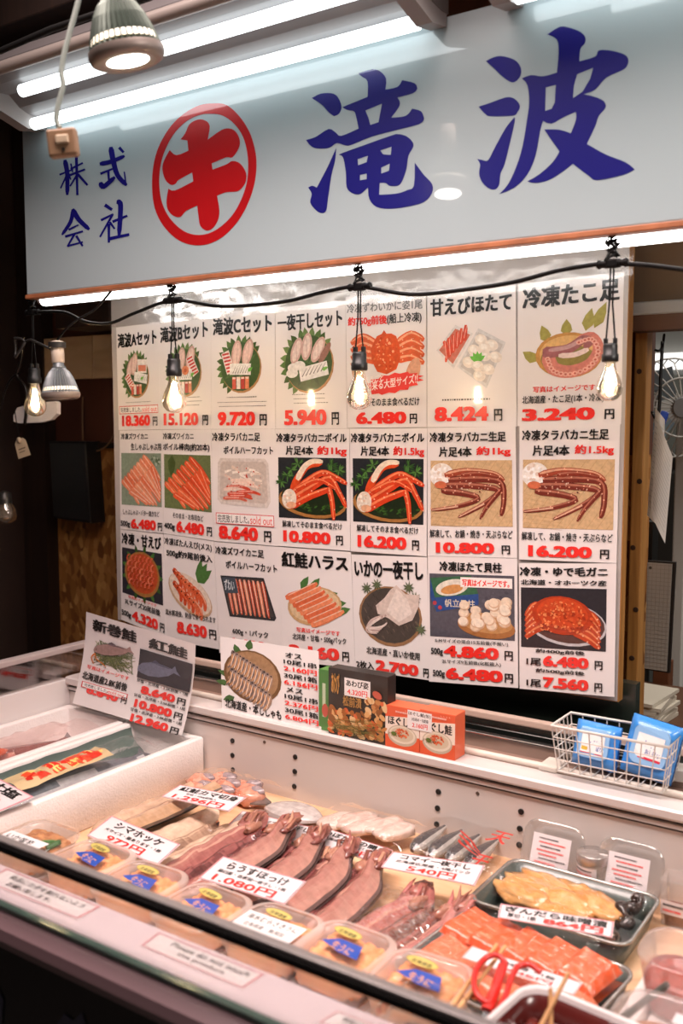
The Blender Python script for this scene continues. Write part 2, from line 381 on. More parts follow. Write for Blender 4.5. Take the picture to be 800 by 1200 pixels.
# header board over the doorway to the back room, and the posts that carry it
hz = Py(790, 372, 2.33).z
b = MB().span((-.75, 2.30, hz), (1.5, 2.40, 2.95)); b.build('wall_back_header', mat('header_board', '#86694f', .55, var=.12, vscale=6), kind='structure')
p0, p1 = Py(741, 500, 2.3), Py(755, 500, 2.3)
pst = MB().span((p0.x, 2.3, 0), (p1.x, 2.345, hz), bevel=.003)
for zz, xx in ((1.62, .012), (1.36, .02), (1.2, .009), (1.05, .02), (.93, .014)): pst.lathe([(.0065, 0), (.0055, .0012)], (p0.x + xx, 2.2995, zz), Matrix.Rotation(math.pi / 2, 3, 'X'), 10, '#3b2312', 1)
pst.build('wooden_post', [PINE, mat('wood_knot', '#3b2312', .6)], label='upright pine post with dark knots at the doorway behind the price board', cat='post')
r0 = Py(744, 390, 2.28)
b = MB().span((r0.x, 2.24, hz - .035), (1.5, 2.30, hz), '#5a3d2c'); rail = b.build('lintel_rail', mat('rail_brown', '#6b4936', .5), label='brown lintel rail under the header board beside the price board', cat='rail')
MB().span((r0.x, 2.235, hz), (1.5, 2.26, hz + .03), bevel=.004).build('cover_strip', mat('grey_enamel', '#bdb8b0', .4), rail)

# ================================================================ the big shop sign
YS = 1.70
sx0 = Py(28.5, 250, YS).x; sz0 = Py(28.5, 346, YS).z; sz1 = Py(28.5, 150, YS).z; sx1 = .35
SIGNW = mat('sign_enamel', '#acbcc0', .3, coat=1, spec=.3); SIGNW.node_tree.nodes['Principled BSDF'].inputs['Coat Roughness'].default_value = .025; SIGNW.node_tree.nodes['Principled BSDF'].inputs['Coat IOR'].default_value = 1.7
sign = empty('shop_sign', ((sx0 + sx1) / 2, YS, sz0), 'wide white signboard with blue kanji lettering and a red circle crest', 'sign')
MB().span((sx0, YS, sz0), (sx1, YS + .03, sz1), bevel=.003).build('board', SIGNW, sign)
MB().span((sx0 - .003, YS - .004, sz0 - .011), (sx1, YS + .026, sz0), bevel=.002).build('bottom_trim', mat('rust_trim', '#b5714c', .5, var=.35, vscale=14), sign)
def sgn(lps):
    """outlines traced on the face -> flat paint on the sign's plane"""
    v, f = fill2d(lps); return [Vector((x, YS - .0006, z)) for x, z in v], f
def onsign(lp, sc, ox, oy): return [(q.x, q.z) for q in (Py(ox + x / sc, oy + y / sc, YS) for x, y in lp)]
PB = mat('sign_blue', '#1b1a76', .3, coat=1); PR = mat('sign_red', '#b8161c', .3, coat=1)
for m_ in (PB, PR): m_.node_tree.nodes['Principled BSDF'].inputs['Coat Roughness'].default_value = .025; m_.node_tree.nodes['Principled BSDF'].inputs['Coat IOR'].default_value = 1.7
T1 = [[(72,212),(120,188),(180,185),(215,205),(237,260),(222,298),(195,312),(165,290),(130,250)],
 [(328,75),(405,53),(450,65),(482,105),(478,165),(545,150),(570,113),(640,130),(655,160),(630,185),(545,208),(558,235),(550,265),(510,320),(590,310),(625,270),(675,285),(692,325),(665,355),(530,390),(400,425),(290,470),(255,472),(210,460),(170,485),(110,490),(70,478),(40,443),(95,425),(165,382),(205,402),(235,420),(330,380),(318,320),(305,285),(270,278),(240,262),(380,205),(380,120),(350,95)],
 [(208,485),(200,560),(180,640),(160,780),(150,835),(120,845),(85,820),(63,785),(72,740),(52,705),(75,695),(100,705),(160,590)],
 [(222,525),(245,513),(420,450),(520,415),(545,410),(590,420),(625,450),(632,480),(605,530),(595,600),(570,670),(545,695),(500,695),(480,680),(447,680),(443,745),(540,738),(600,718),(635,695),(640,568),(690,635),(735,685),(735,735),(690,785),(600,810),(500,822),(430,812),(390,770),(382,705),(340,740),(300,738),(265,705),(260,620),(245,540)]]
T1H = {1: [[(368,280),(460,242),(440,345),(395,360),(385,320)]], 3: [[(450,500),(512,480),(508,525),(465,522)],[(325,548),(382,530),(375,565),(328,582)],[(455,595),(502,573),(498,612),(455,628)],[(338,635),(375,628),(375,658),(338,665)]]}
T2 = [[(77,207),(110,190),(150,183),(210,200),(240,235),(240,275),(215,303),(190,303),(150,275),(120,245)],
 [(43,420),(90,405),(165,378),(200,378),(225,395),(237,420),(225,445),(205,462),(100,465),(75,455)],
 [(210,470),(213,490),(190,590),(165,690),(145,735),(140,785),(120,808),(90,803),(60,775),(45,735),(50,690),(35,665),(60,670),(88,670),(120,610),(170,520)],
 [(365,82),(425,45),(475,52),(520,70),(543,95),(540,125),(520,150),(515,208),(590,185),(605,157),(660,157),(725,175),(745,200),(738,230),(715,250),(640,285),(590,340),(535,362),(590,375),(630,395),(638,425),(605,465),(590,510),(550,595),(640,645),(730,680),(775,715),(720,740),(600,765),(560,745),(485,688),(430,730),(370,765),(310,778),(272,770),(330,735),(390,680),(422,630),(390,585),(350,527),(420,528),(475,545),(500,480),(498,445),(440,470),(385,500),(345,487),(330,540),(310,650),(270,740),(210,800),(140,830),(180,785),(220,700),(250,600),(270,480),(280,400),(272,320),(245,288),(290,272),(345,278),(410,260),(418,165),(410,105)]]
T2H = {3: [[(358,330),(405,318),(400,400),(385,430),(355,440)],[(505,268),(580,238),(565,290),(530,350),(485,380),(490,320)]]}
for T, TH, sc, ox, oy, nm in ((T1, T1H, 4.706, 350, 70, 'large_character'), (T2, T2H, 4.0, 550, 20, 'large_character')):
    b = MB()
    for i, lp in enumerate(T):
        v, f = sgn([onsign(brush(lp), sc, ox, oy)] + [onsign(h_, sc, ox, oy) for h_ in TH.get(i, [])]); b.add(v, f)
    b.build(nm, PB, sign)
KI = [(275,338),(305,300),(330,245),(380,215),(430,220),(458,255),(445,340),(530,280),(580,270),(620,290),(645,340),(640,390),(600,450),(560,450),(470,488),(475,527),(560,495),(600,473),(650,490),(685,550),(680,610),(645,655),(610,665),(560,668),(503,690),(518,780),(510,840),(480,890),(440,908),(400,880),(388,820),(380,752),(310,785),(275,822),(230,815),(195,775),(188,715),(200,645),(240,657),(355,600),(348,545),(265,590),(245,615),(215,622),(180,590),(162,525),(172,470),(208,405),(250,437),(325,408),(318,345)]
OUT = [(475,113),(560,122),(640,190),(705,290),(740,400),(750,500),(738,610),(700,730),(640,840),(560,930),(470,985),(385,1000),(300,985),(220,935),(150,850),(108,740),(98,600),(112,470),(150,360),(215,255),(300,175),(390,126)]
INN = [(470,178),(540,190),(610,240),(665,320),(692,420),(698,520),(686,620),(652,720),(600,810),(530,880),(460,922),(392,935),(320,922),(255,880),(195,810),(155,715),(142,600),(155,480),(190,380),(245,290),(320,220),(400,185)]
def spin(lp): return [(p.x, p.y) for p in smooth_pts(lp, 4, True)]
b = MB(); v, f = sgn([onsign(spin(OUT), 5.333, 160, 100), onsign(spin(INN), 5.333, 160, 100)]); b.add(v, f)
v, f = sgn([onsign(brush(KI), 5.333, 160, 100)]); b.add(v, f); b.build('red_crest', PR, sign, label='red circle crest holding a thick red katakana')
SM = {'shiki': ([((465,255),(560,235),(680,185)),30],[((560,110),(580,220),(620,360),(700,450)),36],[((700,450),(685,335)),20],[((645,112),(672,142)),36],[((470,345),(570,305)),28],[((535,330),(540,410)),30],[((465,440),(490,470),(590,385)),34]),
 'kabu': ([((85,355),(200,310)),22],[((130,230),(150,350),(150,540)),32],[((150,350),(90,480)),22],[((165,350),(182,400)),20],[((185,260),(200,330)),20],[((190,300),(290,250)),26],[((180,360),(310,310)),28],[((235,190),(245,540)),34],[((235,370),(180,460)),24],[((255,360),(335,450)),32]),
 'kai': ([((205,690),(180,800),(105,915)),26],[((205,690),(260,780),(350,865)),34],[((170,870),(250,830)),22],[((140,935),(290,890)),28],[((215,920),(155,1025)),26],[((160,1025),(290,990)),24],[((240,940),(290,1020)),30]),
 'sha': ([((515,650),(560,680)),42],[((475,780),(575,730)),28],[((570,740),(460,935)),26],[((540,830),(540,985)),34],[((555,810),(590,860)),28],[((585,795),(705,745)),32],[((625,615),(650,650),(635,930)),36],[((560,955),(720,920)),40])}
for k_, st in SM.items():
    I = Ink(lambda x, y, h: Py(60 + x / 8, 160 + y / 8, YS - .0004 - h), .0003)
    for pts, w_ in st: I.stroke(pts, w_ * 1.5, '#1b1a76', w_ * 1.15)
    I.done('small_character', sign, mat('sign_print', None, .2, coat=.4))

# ================================================================ strip lights
LTUBE = glow('tube_light', (1.0, .985, .96), TUBE); LTOP = glow('tube_light_cool', (.90, .98, 1.0), TUBE_TOP)
FIX = mat('fixture_enamel', '#6f6b6b', .4, var=.1)
def tubelight(mb, a, b_, r, m=0):
    a, b_ = Vector(a), Vector(b_); mb.tube([a, b_], r, 14, '#ffffff', m)
ub0, ub1 = Py(52, 353.5, 1.775), Vector((.3, 1.775, 0)); ub0.z = ub1.z = Py(400, 313.5, 1.775).z
under = empty('strip_light', (-1, 1.79, ub0.z), 'long white fluorescent tube glowing under the lower edge of the signboard', 'strip light', 'fluorescent strip lights')
b = MB(); tubelight(b, ub0, ub1, .0175); b.build('tube', LTUBE, under)
b = MB().span((ub0.x - .03, 1.76, ub0.z + .0185), (ub1.x, 1.82, ub0.z + .05), bevel=.004); b.build('housing', FIX, under)
b = MB(); b.tube([ub0 - Vector((.016, 0, 0)), ub0 + Vector((.004, 0, 0))], [.012, .0178], 14); b.build('end_cap', WHITEP, under)
A0, A1 = Py(40, 146, 1.655), Py(490, 25, 1.655); B0, B1 = Py(26, 108, 1.54), Py(372, 1, 1.54)
za, zb = (A0.z + A1.z) / 2, (B0.z + B1.z) / 2
def top_fixture(x0, x1, label):
    t = empty('strip_light', ((x0 + x1) / 2, 1.6, za), label, 'strip light', 'fluorescent strip lights')
    b = MB(); f = lambda x, y, h: Vector((x0 - .04 + h, x, y))
    prof = [(1.475, zb + .05), (1.49, zb + .075), (1.60, zb + .085), (1.70, za + .075), (1.70, za + .02), (1.675, za + .018), (1.64, za + .022), (1.615, za + .030), (1.585, zb + .022), (1.56, zb + .02), (1.52, zb + .02), (1.478, zb + .03)]
    b.slab(prof, f, 0, x1 - x0 + .08); b.build('housing', FIX, t)
    for (y, z, dx) in ((1.655, za, 0), (1.54, zb, B0.x - A0.x)):
        b = MB(); tubelight(b, (x0 + dx, y, z), (x1, y, z), .0145); b.build('tube', LTOP, t)
    for x, d in ((x0, -1), (x1, 1)):
        b = MB(); e = lambda q, r, h: Vector((x + d * (.004 + h), q, r))
        b.slab([(1.475, zb + .004), (1.475, zb + .05), (1.695, za + .06), (1.695, za - .004), (1.64, za - .014), (1.53, zb - .014)], e, 0, .035); b.build('end_cap', mat('fixture_cap', '#8d8886', .45), t)
    return t
top_fixture(A0.x, A1.x, 'twin tube strip light mounted above the left half of the signboard')
top_fixture(A1.x + .2, A1.x + 1.3, 'twin tube strip light above the right half of the signboard, mostly out of view')
# beams and pipes under the dark ceiling
q0, q1 = Py(0, 80, 1.46), Py(100, 57, 1.46)
MB().tube([(-2.6, 1.46, q0.z), (.4, 1.46, q0.z)], .014, 10).build('conduit_pipe', mat('conduit', '#8f8680', .4), label='grey conduit pipe running along the front of the strip lights', cat='pipe')
MB().span((-3, 1.5, 2.42), (1.5, 1.75, 2.62), bevel=.004).build('beam', DARKW, kind='structure')
MB().span((-2.75, .8, 2.5), (-2.62, 2.35, 2.62), bevel=.004).build('beam_cross', DARKW, kind='structure')
b = MB().tube([Py(0, 60, 1.4), Py(60, 34, 1.4), Py(120, 14, 1.4), Py(190, -8, 1.4)], .007, 8)
b.build('ceiling_cable', BLACKP, label='black cable slung below the dark ceiling at top left', cat='cable')
# cream boards behind the lamp at the left
x0, x1 = Py(75, 420, 2.33).x, Py(136, 420, 2.33).x
zt, zbm = Py(100, 394, 2.32).z, Py(100, 444, 2.32).z
for k, (a, c) in enumerate(((x0 - .12, x0 + .17), (x0 + .173, -1.95))):
    MB().span((a, 2.31, zbm), (c, 2.34, zt), bevel=.002).build('cream_board', ramp_mat('cream_wood', [(.3, '#b3926f'), (.6, '#cdab85'), (.8, '#d9b994')], scale=2, stretch=(1, 1, 6)), label=('weathered beige board on the wall directly behind the spot bulb', 'weathered beige board on the wall next to the price board')[k], cat='board', group='beige wall boards')
MB().span((-2.6, 2.15, Py(100, 385, 2.2).z), (-2.0, 2.3, Py(100, 360, 2.2).z)).build('shelf_batten', DARKW, label='dark wooden batten above the beige wall boards', cat='batten')

# ================================================================ the price board
YB = 2.0
bz1, bz0 = Py(140, 345, YB + .01).z, Py(723, 822, YB + .01).z
bx0, bx1 = Py(134, 500, YB + .01).x, Py(731, 600, YB + .01).x
bx0 = Py(137, 600, YB).x - .012
board = empty('price_board', ((bx0 + bx1) / 2, YB + .02, bz0), 'plywood board carrying the whole wall of price posters', 'board')
MB().span((bx0, YB + .006, bz0), (bx1, YB + .034, bz1 + .02)).build('plywood', PINE, board)
MB().span((bx0 + .1, YB + .034, bz0 + .3), (bx0 + .16, 2.349, bz0 + .36)).span((bx1 - .16, YB + .034, bz0 + .3), (bx1 - .1, 2.349, bz0 + .36)).build('wall_bracket', PINE, board)
MB().span((bx0 + .002, YB + .004, bz0 + .002), (bx1 - .002, YB + .0065, bz1 + .018)).build('grey_facing', mat('grey_facing', '#b9b2ae', .4), board)
f = quadmap((bx0, YB - .006, bz1 + .01), (bx1 + .01, YB - .006, bz1 + .01), (bx1 + .01, YB - .004, bz1 - .085), (bx0, YB - .004, bz1 - .095), 1, 1)
b = MB().grid(lambda u, v: f(u, v, .002 * noise.noise(Vector((u * 60, v * 5, 0))) + .002 * noise.noise(Vector((u * 14, v * 3, 2)))), 120, 10)
b.build('vinyl_sheet', clear('vinyl', base=.05, fres=.25, rough=.2, bump=.15, bscale=20), label='crinkled clear vinyl strip hung over the top of the price posters', cat='vinyl sheet')

def poster(c, label, draw, lay=0, group='price posters on the board', name='price_poster', pts=None, H=142, curl=0, bow=0, m=None):
    P = pts or [Py(u, v, YB + .0022 - lay * .0007) for u, v in c]
    f = quadmap(*P, 100, H, curl, 0, bow)
    o = sheet(MB(), f, 100, H, 6 if not curl else 16).build(name, m or PAPER, None, None, label, 'poster' if name == 'price_poster' else 'card', group)
    photo, let, price = Ink(f, .0006), Ink(f, .0016), Ink(f, .0018)
    draw(photo, let, price)
    for ink, nm in ((photo, 'printed_photo'), (let, 'printed_lettering'), (price, 'printed_price')):
        if ink.b.v: ink.done(nm, o, PHOTO if ink is photo else INK)
    return o
FR = [142]
def Y_(fr): return fr * 142
def title(L, s, y0, y1, x0=4, x1=96, bold=.045, col=BLK): L.text(s, x0, y0, x1, y1, col, bold)
def price(Pr, L, s, y0, y1, x0=8, x1=74, yen=(80, 93), pre=None, px=(2, 24)):
    Pr.text(s, x0, y0, x1, y1, RED, .06)
    if yen: L.text('円', yen[0], y0 + (y1 - y0) * .2, yen[1], y1, BLK, .035)
    if pre: L.text(pre, px[0], y0 + (y1 - y0) * .3, px[1], y1, BLK, .03)
def sold(L, P, x0, y0, x1, y1):
    L.rect(x0, y0, x1, y1, '#f6f2f0', 2); L.frame(x0, y0, x1, y1, 1, '#d9474c')
    L.text('完売致しました。', x0 + 3, y0 + 2, x0 + (x1 - x0) * .58, y1 - 2, BLK, .01); L.text('sold out', x0 + (x1 - x0) * .6, y0 + 2, x1 - 3, y1 - 2, RED, .0)
# ---- printed food pictures
def a_basket(I, cx, cy, r, v=0):
    R = random.Random(v + 5)
    for a in range(125, 335, 14): I.leaf(cx + math.cos(math.radians(a)) * r * .70, cy + math.sin(math.radians(a)) * r * .70, r * .46, r * .26, a + R.uniform(-12, 12), R.choice(['#46602c', '#6f8a4e', '#587a3c']))
    I.ell(cx + 1.5, cy + 1.5, r * .95, r * .92, '#b98a5c').ell(cx, cy, r * .93, r * .89, '#3f5a2e')
    for a in range(0, 360, 30): I.leaf(cx, cy, r * .85, r * .24, a, R.choice(['#2f4a24', '#3f5f30', '#4d6d3a']))
    k = r / 34
    if v == 3:
        for dx, dy, rt in ((-16, -14, -70), (-2, -18, -80), (13, -14, -60)):
            I.ell(cx + dx * k, cy + dy * k, 15 * k, 7 * k, '#d9b4aa', rt).ell(cx + dx * k, cy + dy * k, 12 * k, 4.5 * k, '#f0ddd4', rt).stroke([(cx + dx * k, cy + dy * k + 12 * k), (cx + dx * k, cy + dy * k - 10 * k)], .8 * k, '#b98e86')
        I.ell(cx + 22 * k, cy - 10 * k, 13 * k, 4 * k, '#9c6f63', -55)
        for dx, dy in ((-20, 4), (-12, 2), (-22, 10)): I.ell(cx + dx * k, cy + dy * k, 8 * k, 5 * k, '#f2eeea')
        I.bar(cx + 7 * k, cy + 9 * k, 38 * k, 15 * k, -10, '#f4f1ee')
        for q in range(6): I.stroke([(cx + (-8 + q * 5) * k, cy + 14 * k - q * k), (cx + (-2 + q * 5) * k, cy + 5 * k - q * k)], 2 * k, '#6a6264', .6)
        I.leaf(cx + 18 * k, cy + 8 * k, 9 * k, 4 * k, -20, '#7fbf5a')
    else:
        for dx, dy, rt in ((-6, -16, -80), (12, -17, -72)) if v else ((-14, -14, -60), (-4, -18, -75)):
            I.ell(cx + dx * k, cy + dy * k, 17 * k, 8 * k, '#d3aaa0', rt).ell(cx + dx * k, cy + dy * k, 14 * k, 5.5 * k, '#eccfc6', rt).stroke([(cx + dx * k, cy + (dy + 13) * k), (cx + dx * k + 2, cy + (dy - 12) * k)], .9 * k, '#b28079')
        bx, by, rt = ((-20, -6, 70), (16, -8, 60), (14, -12, 0))[0 if v == 2 else (1 if v == 1 else 2)]
        if v == 0: I.bar(cx + 16 * k, cy - 14 * k, 24 * k, 20 * k, 3, '#f3ebe6').bar(cx + 16 * k, cy - 11 * k, 20 * k, 9 * k, 3, '#dd8468'); bx, by, rt = -16, 8, 50
        I.bar(cx + bx * k, cy + by * k, 28 * k, 13 * k, rt, '#f2e3de')
        c_, s_ = math.cos(math.radians(rt)), math.sin(math.radians(rt))
        for q in range(6):
            t = (-11 + q * 4.5) * k; I.bar(cx + bx * k + t * c_, cy + by * k + t * s_, 2.4 * k, 11 * k, rt + 12, '#cf3b36')
        I.bar(cx + (0 if v == 2 else -2) * k + (14 * k if v == 0 else 0), cy + 3 * k, 34 * k, 14 * k, 2 if v else 10, '#f1efec')
        for q in range(7): I.stroke([(cx + (-12 + q * 4 + (14 if v == 0 else 0)) * k, cy + 8 * k), (cx + (-7 + q * 4 + (14 if v == 0 else 0)) * k, cy - 1 * k)], 1.6 * k, '#5c565a', .5)
        I.leaf(cx + 12 * k, cy + 6 * k, 9 * k, 5 * k, -30, '#6fbf4a')
        for q, cc in enumerate(('#d8604c', '#f3e8e2', '#c43c34', '#e58a62')): I.bar(cx + (-10 + q * 7) * k, cy + 20 * k, 6 * k, 15 * k, 0, cc).bar(cx + (-10 + q * 7) * k, cy + 14 * k, 5 * k, 2.4 * k, 0, '#f5d9cf')
        if v == 1: I.ell(cx + 2 * k, cy - 2 * k, 7 * k, 6 * k, '#e48a60').ell(cx + 2 * k, cy - 2 * k, 3 * k, 2.6 * k, '#c95f3a')
def leg(I, pts, w, c='#d8421f', hl='#f08a5c', w1=None, tip=None):
    I.stroke(pts, w, c, w1 or w * .55); I.stroke([(x - .3, y - w * .18) for x, y in pts], w * .32, hl, w * .12)
    R = random.Random(int(w * 10) + len(pts) + int(pts[0][0]))
    P = smooth_pts(pts, 4)
    for p in P[::2]: I.ell(p.x + R.uniform(-w, w) * .3, p.y + R.uniform(-w, w) * .3, w * .1, w * .1, '#f7c2a0', 0, 6)
    if tip: I.stroke(pts[-2:], w * .4, tip, w * .2)
def a_crab_boil(I, x0, y0, x1, y1):
    W_, H_ = x1 - x0, y1 - y0; I.rect(x0, y0, x1, y1, '#25282d')
    q = lambda x, y: (x0 + x * W_, y0 + y * H_)
    I.freckle(*q(.5, .5), W_ * .46, H_ * .46, 40, 1.6, ['#2d3137', '#1d1f23', '#34383d'], 4)
    R = random.Random(2)
    for cx, cy in ((.14, .3), (.2, .2), (.3, .1), (.8, .12), (.75, .2), (.9, .2), (.05, .4)):
        for _ in range(11): a = R.uniform(0, 360); I.leaf(*q(cx, cy), 9, 2, a, R.choice(['#345a2a', '#4b7a38', '#28451f', '#5c8a42']))
    I.ell(*q(.5, .72), W_ * .5, H_ * .26, '#a8763f', 5).ell(*q(.51, .68), W_ * .47, H_ * .25, '#1d2a16', 5)
    for s_ in range(30): I.leaf(*q(R.uniform(.25, .9), R.uniform(.75, .88)), 6, 2, R.uniform(-40, 40), R.choice(['#2d4a1e', '#3c6428']))
    I.stroke([q(.22, .6), q(.26, .42), q(.36, .24), q(.46, .12), q(.64, .08)], 10, '#dd4f22', 8); I.stroke([q(.3, .34), q(.4, .15), q(.52, .06), q(.66, .06)], 8, '#f4e4cc', 5)
    leg(I, [q(.2, .6), q(.42, .4), q(.66, .24), q(.84, .3), q(1, .4)], 9.5)
    leg(I, [q(.22, .68), q(.48, .5), q(.76, .33), q(.9, .55), q(.99, .76)], 10)
    leg(I, [q(.2, .8), q(.45, .64), q(.76, .5)], 10.5, w1=7); leg(I, [q(.76, .5), q(.8, .7), q(.82, .98)], 8, w1=5); leg(I, [q(.28, .52), q(.6, .36), q(.86, .5)], 7)
    I.ell(*q(.17, .68), 10, 12, '#e9dccb', 10).freckle(*q(.17, .68), 8, 9, 14, 1.8, ['#f8f1e4', '#cdb9a0', '#f0c8a6'], 6); I.ell(*q(.2, .78), 7, 4, '#e9b08a')
def a_crab_raw(I, x0, y0, x1, y1):
    W_, H_ = x1 - x0, y1 - y0; q = lambda x, y: (x0 + x * W_, y0 + y * H_); I.rect(x0, y0, x1, y1, '#d6b489')
    R = random.Random(8)
    for k in range(14):
        a = .05 + k * .11; t0, t1 = max(0, (a - 1) / .55), min(1, a / .55)
        if t1 > t0: I.stroke([q(a - .55 * t0, t0), q(a - .55 * t1, t1)], .55, '#b98f5e', sm=False)
    for k in range(9): I.stroke([q(.02, .5 + k * .06), q(.45, .62 + k * .05)], .5, '#bf9765', sm=False)
    I.ell(*q(.14, .22), 14, 13, '#f5f0ea').freckle(*q(.14, .22), 12, 11, 26, 2.2, ['#ffffff', '#e6d3c4', '#efe2d8'], 3)
    c, hl = '#7a2f22', '#b5705a'
    leg(I, [q(.2, .22), q(.45, .16), q(.78, .2), q(.9, .3)], 8, '#a5482f', '#e0a888')
    leg(I, [q(.25, .3), q(.55, .28), q(.86, .33), q(.9, .6), q(.87, .82)], 8.5, c, hl, 5)
    leg(I, [q(.2, .38), q(.5, .38), q(.84, .45), q(.66, .66), q(.36, .86)], 8.5, c, hl, 4, '#e6b89a')
    leg(I, [q(.16, .46), q(.42, .5), q(.6, .58), q(.34, .7), q(.02, .76)], 8, c, hl, 3.5, '#e6b89a')
    leg(I, [q(.4, .22), q(.62, .2), q(.84, .26)], 6, '#8b3523', hl); leg(I, [q(.86, .45), q(.7, .7), q(.62, .88)], 6, c, hl, 3)
    I.freckle(*q(.55, .38), W_ * .3, H_ * .14, 40, .9, ['#efd2bc', '#5d1f18', '#c98a70'], 7); I.ell(*q(.13, .37), 7, 4, '#d9744f')
def shrimp(I, cx, cy, r, rot, c='#e0603f', lt='#f6b59a'):
    n = 6; pts = [(cx + r * math.cos(math.radians(rot + k * 26)), cy + r * math.sin(math.radians(rot + k * 26))) for k in range(n)]
    I.stroke(pts, r * .62, c, r * .25)
    for k in range(5):
        a = math.radians(rot + 10 + k * 24); I.stroke([(cx + r * .78 * math.cos(a), cy + r * .78 * math.sin(a)), (cx + r * 1.2 * math.cos(a), cy + r * 1.2 * math.sin(a))], r * .1, lt)
    I.ell(*pts[0], r * .12, r * .12, '#221512', 0, 7)
def a_row(I, pts, w, cols, hl):
    for i, (p, q) in enumerate(pts): I.stroke([p, ((p[0] + q[0]) / 2, (p[1] + q[1]) / 2 - 1), q], w, cols[i % len(cols)], w * .8); I.stroke([(p[0], p[1] - w * .2), (q[0], q[1] - w * .2)], w * .3, hl)
def a_sticks(I, x0, y0, x1, y1, n, cols, hl, dense=1):
    """bundled crab legs filling a picture, running down to the right"""
    W_, H_ = x1 - x0, y1 - y0; R = random.Random(n)
    for r_ in range(2):
        for k in range(n):
            t = k / (n - 1); ax = x0 + W_ * (.02 + .55 * t) + r_ * W_ * .2; ay = y0 + H_ * (.55 - .48 * t) + r_ * H_ * .2
            p = (max(x0 + 3, ax), max(y0 + 4, ay)); q_ = (min(x1 - 3, ax + W_ * .42), min(y1 - 3, ay + H_ * .42))
            I.stroke([p, ((p[0] + q_[0]) / 2 + 2, (p[1] + q_[1]) / 2 - 2), q_], W_ * .1, R.choice(cols), W_ * .06); I.stroke([(p[0] + 2, p[1] - 1), (q_[0], q_[1] - 2)], W_ * .025, hl)
# ---- the twenty-one posters
TX = '解凍してそのまま食べるだけ'
def dA(I, L, P):
    title(L, '滝波Aセット', 9, 29); a_basket(I, 46, 69, 31, 0); L.lines(20, 104, 84, 1, 3, '#4a4646'); price(P, L, '18.360', 122, 137, 10, 78, (84, 95)); sold(L, P, 4, 109, 97, 120)
def dB(I, L, P):
    title(L, '滝波Bセット', 8, 29); a_basket(I, 50, 69, 33, 1); L.lines(16, 101, 84, 3, 5, '#4a4646'); price(P, L, '15.120', 121, 137, 8, 76, (84, 95))
def dC(I, L, P):
    title(L, '滝波Cセット', 7, 28); a_basket(I, 47, 67, 33, 2); L.lines(22, 103, 80, 1, 5, '#4a4646', 1, 2); L.lines(10, 109, 92, 2, 5, '#4a4646'); price(P, L, '9.720', 121, 138, 11, 70, (77, 88))
def dD(I, L, P):
    title(L, '一夜干しセット', 9, 28); a_basket(I, 48, 67, 36, 3); L.lines(24, 102, 76, 3, 5, '#4a4646'); price(P, L, '5.940', 120, 138, 13, 73, (80, 90))
def dE(I, L, P):
    L.text('冷凍ずわいかに姿1尾', 2, 8, 96, 18, '#7b797a', .02); L.text('約750g前後', 3, 22, 53, 33, RED, .035); L.text('(船上冷凍)', 53, 21, 95, 33, BLK, .02)
    for s_ in (-1, 1):
        for k in range(4): leg(I, [(52 + s_ * 14, 52 + k * 6), (52 + s_ * 30, 44 + k * 8), (52 + s_ * 44, 50 + k * 8)], 9, '#e2663c', '#f7b28c', 7)
        I.ell(50 + s_ * 34, 84, 8, 16, '#dfa98c', s_ * 20)
    I.poly([(36, 50), (40, 44), (46, 42), (49, 38), (52, 42), (58, 42), (64, 45), (68, 55), (69, 68), (64, 80), (52, 85), (40, 82), (33, 70), (32, 58)], '#dd5a2e')
    I.freckle(51, 63, 15, 18, 60, 1.3, ['#f39a66', '#c8431d', '#f7b98e', '#e97440'], 5)
    bp = []
    for k in range(30):
        a = k * 12; r = 1 if k % 2 else .82; bp.append((58 + 40 * r * math.cos(math.radians(a)), 95 + 11 * r * math.sin(math.radians(a)) - .12 * 40 * math.cos(math.radians(a))))
    L.poly(bp, '#e8453f'); L.text('まるごと', 24, 87, 48, 94, '#f8eeea', .02, -.1); L.text('出来る大型サイズ!!', 26, 93, 90, 103, '#f8eeea', .02, -.12)
    L.text(TX, 4, 110, 92, 119, BLK, .02); price(P, L, '6.480', 125, 138, 12, 76, (80, 89))
def dF(I, L, P):
    title(L, '甘えびほたて', 9, 27); I.poly([(11, 62), (33, 37), (53, 47), (31, 82)], '#e3dedd').poly([(14, 62), (33, 41), (50, 48), (30, 77)], '#cf7a68')
    for k in range(6): I.stroke([(20 + k * 5, 54 - k * 3), (24 + k * 4, 62 - k * 2), (22 + k * 4, 74 - k * 4.5)], 4.5, '#dd4f35', 3); I.stroke([(21 + k * 5, 54 - k * 3), (23 + k * 4, 71 - k * 4)], 1.2, '#f6c2b0')
    I.poly([(35, 80), (59, 42), (89, 58), (68, 103)], '#dad8d8').poly([(39, 80), (59, 46), (86, 60), (67, 98)], '#c9c3c1')
    for x, y in ((62, 54), (74, 60), (54, 64), (66, 70), (78, 72), (48, 76), (58, 80), (70, 84), (60, 90), (66, 62), (56, 72)): I.ell(x, y, 7, 5.5, '#f1e7dd', 20).ell(x - 1, y - 1, 4, 3, '#faf5ee', 20)
    for a in (-60, -90, -120, -30, -150): I.leaf(58, 75, 10, 5, a, '#6cc24a')
    L.lines(17, 113, 76, 1, 4, '#4a4646', 1.6); price(P, L, '8.424', 121, 136, 9, 70, (76, 85))
